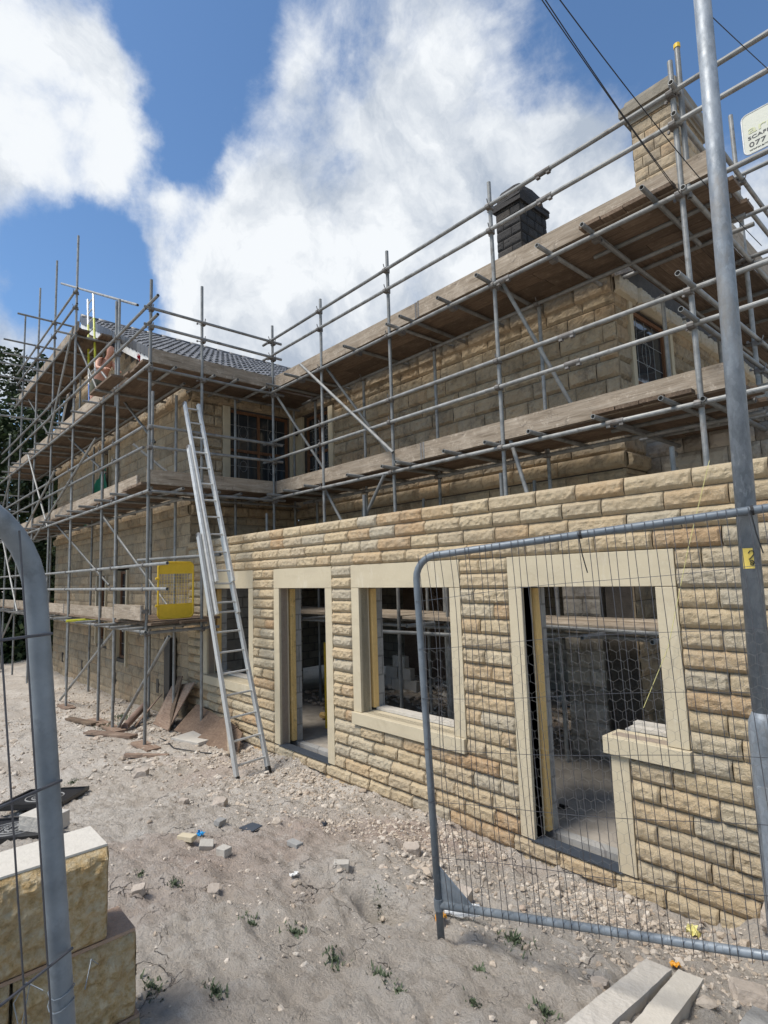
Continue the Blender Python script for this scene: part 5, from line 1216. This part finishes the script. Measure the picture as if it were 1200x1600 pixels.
# ------------------------------------------------------------------ worker
def worker():
    x, y, z = -6.32, -.62, 5.84
    T = thing('person', (x, y, z), 'bare backed worker in khaki shorts leaning over on the top scaffold lift', 'person')
    # joints: pelvis at index 0; he faces away and right, bending forward
    J = {'pel': (0, 0, .86, .125), 'wst': (.0, .02, 1.0, .12), 'che': (.10, .06, 1.22, .15), 'nk0': (.20, .10, 1.38, .07), 'nek': (.24, .11, 1.44, .052), 'hd0': (.27, .12, 1.50, .075), 'hd1': (.30, .13, 1.60, .085), 'hd2': (.30, .13, 1.68, .06),
         'shl': (.10, .22, 1.34, .065), 'ell': (.26, .32, 1.10, .045), 'wrl': (.50, .26, 1.02, .03), 'hal': (.56, .24, 1.01, .026),
         'shr': (.22, -.10, 1.33, .065), 'elr': (.36, -.16, 1.08, .045), 'wrr': (.56, -.04, 1.02, .03), 'har': (.62, -.02, 1.01, .026),
         'hil': (-.02, .11, .82, .095), 'knl': (.10, .14, .46, .062), 'anl': (-.02, .15, .09, .042), 'tol': (.14, .15, .04, .035),
         'hir': (-.02, -.11, .82, .095), 'knr': (.06, -.15, .45, .062), 'anr': (-.10, -.15, .09, .042), 'tor': (.06, -.16, .04, .035)}
    E = [('pel', 'wst'), ('wst', 'che'), ('che', 'nk0'), ('nk0', 'nek'), ('nek', 'hd0'), ('hd0', 'hd1'), ('hd1', 'hd2'), ('che', 'shl'), ('shl', 'ell'), ('ell', 'wrl'), ('wrl', 'hal'), ('che', 'shr'), ('shr', 'elr'), ('elr', 'wrr'), ('wrr', 'har'), ('pel', 'hil'), ('hil', 'knl'), ('knl', 'anl'), ('anl', 'tol'), ('pel', 'hir'), ('hir', 'knr'), ('knr', 'anr'), ('anr', 'tor')]
    for s, hb in (('l', (.56, .24, 1.01)), ('r', (.62, -.02, 1.01))):
        for k in range(5):
            dy = (k-2)*.019 if k < 4 else .045; L = (.05, .062, .066, .056, .03)[k]
            if k == 4: dy = -.05 if s == 'l' else .05
            b = (hb[0]+(.025 if k < 4 else -.01), hb[1]+dy, hb[2], .010); c = (b[0]+L, b[1]+dy*.2, b[2]-.025, .008)
            J[f'f{s}{k}a'] = b; J[f'f{s}{k}b'] = c; E += [('ha'+s, f'f{s}{k}a'), (f'f{s}{k}a', f'f{s}{k}b')]
    def grow(J, E, nm, mat, sub=2, parent=T):
        ks = list(J); me = bpy.data.meshes.new(nm); me.from_pydata([(x+J[k][0], y+J[k][1], z+J[k][2]) for k in ks], [(ks.index(a), ks.index(b)) for a, b in E], [])
        o = bpy.data.objects.new(nm, me); COL.objects.link(o); o.parent = parent; o.matrix_parent_inverse = Matrix.Translation(-Vector(parent.location))
        sk = o.modifiers.new('skin', 'SKIN'); sk.use_smooth_shade = True
        for k, v in zip(ks, me.skin_vertices[0].data): v.radius = (J[k][3], J[k][3])
        me.skin_vertices[0].data[0].use_root = True
        su = o.modifiers.new('sub', 'SUBSURF'); su.levels = sub; su.render_levels = sub; me.materials.append(MT[mat]); return o
    grow(J, E, 'body', 'skin')
    sh = {k: J[k] for k in ('pel', 'wst', 'hil', 'hir', 'knl', 'knr')}; sh = {k: (v[0], v[1], v[2], v[3]*1.14+.008) for k, v in sh.items()}
    sh['wst'] = (0, .01, .96, .135); sh['knl'] = (.08, .14, .52, .09); sh['knr'] = (.05, -.14, .52, .09)
    grow(sh, [('pel', 'wst'), ('pel', 'hil'), ('hil', 'knl'), ('pel', 'hir'), ('hir', 'knr')], 'shorts', 'shorts')
    hm = MB(); hm.sm = True; hm.path([(x+.235, y+.125, z+1.55), (x+.245, y+.127, z+1.59), (x+.262, y+.13, z+1.65), (x+.28, y+.13, z+1.71), (x+.295, y+.13, z+1.745), (x+.30, y+.13, z+1.76)], [.045, .082, .100, .092, .060, .015], 14); obj('hair', hm, 'hair', T)
    for s in ('l', 'r'):
        a, b = J['an'+s], J['to'+s]; grow({'a': (a[0], a[1], .14, .052), 'b': (a[0], a[1], .06, .055), 'c': (b[0], b[1], .045, .048)}, [('a', 'b'), ('b', 'c')], 'boot', 'shoe')
worker()
crumple('red_strap', -4.1, -.7, .1, 'red', 'red strap hanging beside the worker on the top lift', 'strap')
bpy.data.objects['red_strap'].location = (-4.35, -.45, 6.6)
bpy.data.objects['red_strap'].scale = (.7, .7, 4.5)

# ------------------------------------------------------------------ trees behind the gable
def tree(x, y, h, r, seed, label, dens=1.0):
    rnd = random.Random(seed); z0 = -.7; T = thing('broadleaf_tree', (x, y, z0), label, 'tree', 'trees beyond the house')
    tr = MB(); tr.path([(x, y, z0), (x+.1, y, z0+h*.25), (x-.1, y+.1, z0+h*.5), (x, y, z0+h*.8)], [.32, .25, .18, .05], 9); ends = []
    for k in range(16):
        a = rnd.uniform(0, 6.28); b = z0+h*rnd.uniform(.22, .75); q = (x+math.cos(a)*r*rnd.uniform(.5, .95), y+math.sin(a)*r*rnd.uniform(.5, .95), b+h*rnd.uniform(.08, .25)); mid = ((x+q[0])/2, (y+q[1])/2, (b+q[2])/2-.2)
        tr.path([(x, y, b), mid, q], [.11, .07, .02], 6); ends.append(q)
    obj('trunk', tr, 'bark', T)
    m = MB(); cl = []
    for k in range(46):
        t = rnd.uniform(.12, 1); rr = r*math.sin(PI*min(.97, max(.1, t*.92)))**.6; a = rnd.uniform(0, 6.28); d = rr*rnd.uniform(.35, 1.0)
        cl.append((x+d*math.cos(a), y+d*math.sin(a), z0+h*(.10+.88*t), rnd.uniform(.45, 1.05)))
    for e in ends: cl.append((*e, rnd.uniform(.5, .9)))
    for (cx, cy, cz, cr_) in cl:
        for k in range(int(430*dens*cr_)):
            v = Vector((rnd.gauss(0, 1), rnd.gauss(0, 1), rnd.gauss(0, .8))); v = v.normalized()*cr_*rnd.uniform(.3, 1.08)**.6; s = rnd.uniform(.075, .14)
            u = Vector((rnd.gauss(0, 1), rnd.gauss(0, 1), rnd.gauss(0, .6))).normalized(); w = u.orthogonal().normalized(); c = Vector((cx, cy, cz))+v
            m.q(c-u*s, c+w*s*.55, c+u*s, c-w*s*.55)
    obj('crown', m, 'leaf', T)
tree(-19.5, -1.2, 10.2, 3.4, 1, 'leafy dark green tree nearest the gable scaffold, with ragged top')
tree(-22.5, 1.6, 13.2, 3.6, 2, 'tallest leafy tree rising behind the gable scaffold')
tree(-23.0, -4.6, 9.5, 3.2, 3, 'leafy tree at the left edge of the view behind the fence')
tree(-17.6, 1.8, 7.8, 2.6, 4, 'lower leafy tree close behind the house corner')
hd = MB(); rnd = random.Random(5)
for k in range(26000):
    c = Vector((-18.5+rnd.gauss(0, .8), rnd.uniform(-9, 6), -.5+abs(rnd.gauss(0, 1.1)))); u = Vector((rnd.gauss(0, 1), rnd.gauss(0, 1), rnd.gauss(0, 1))).normalized()*.12; w = u.orthogonal()*.6; hd.q(c-u, c+w, c+u, c-w)
tag(obj('hedge', hd, 'leaf'), 'dark overgrown hedge under the trees at far left', 'hedge')
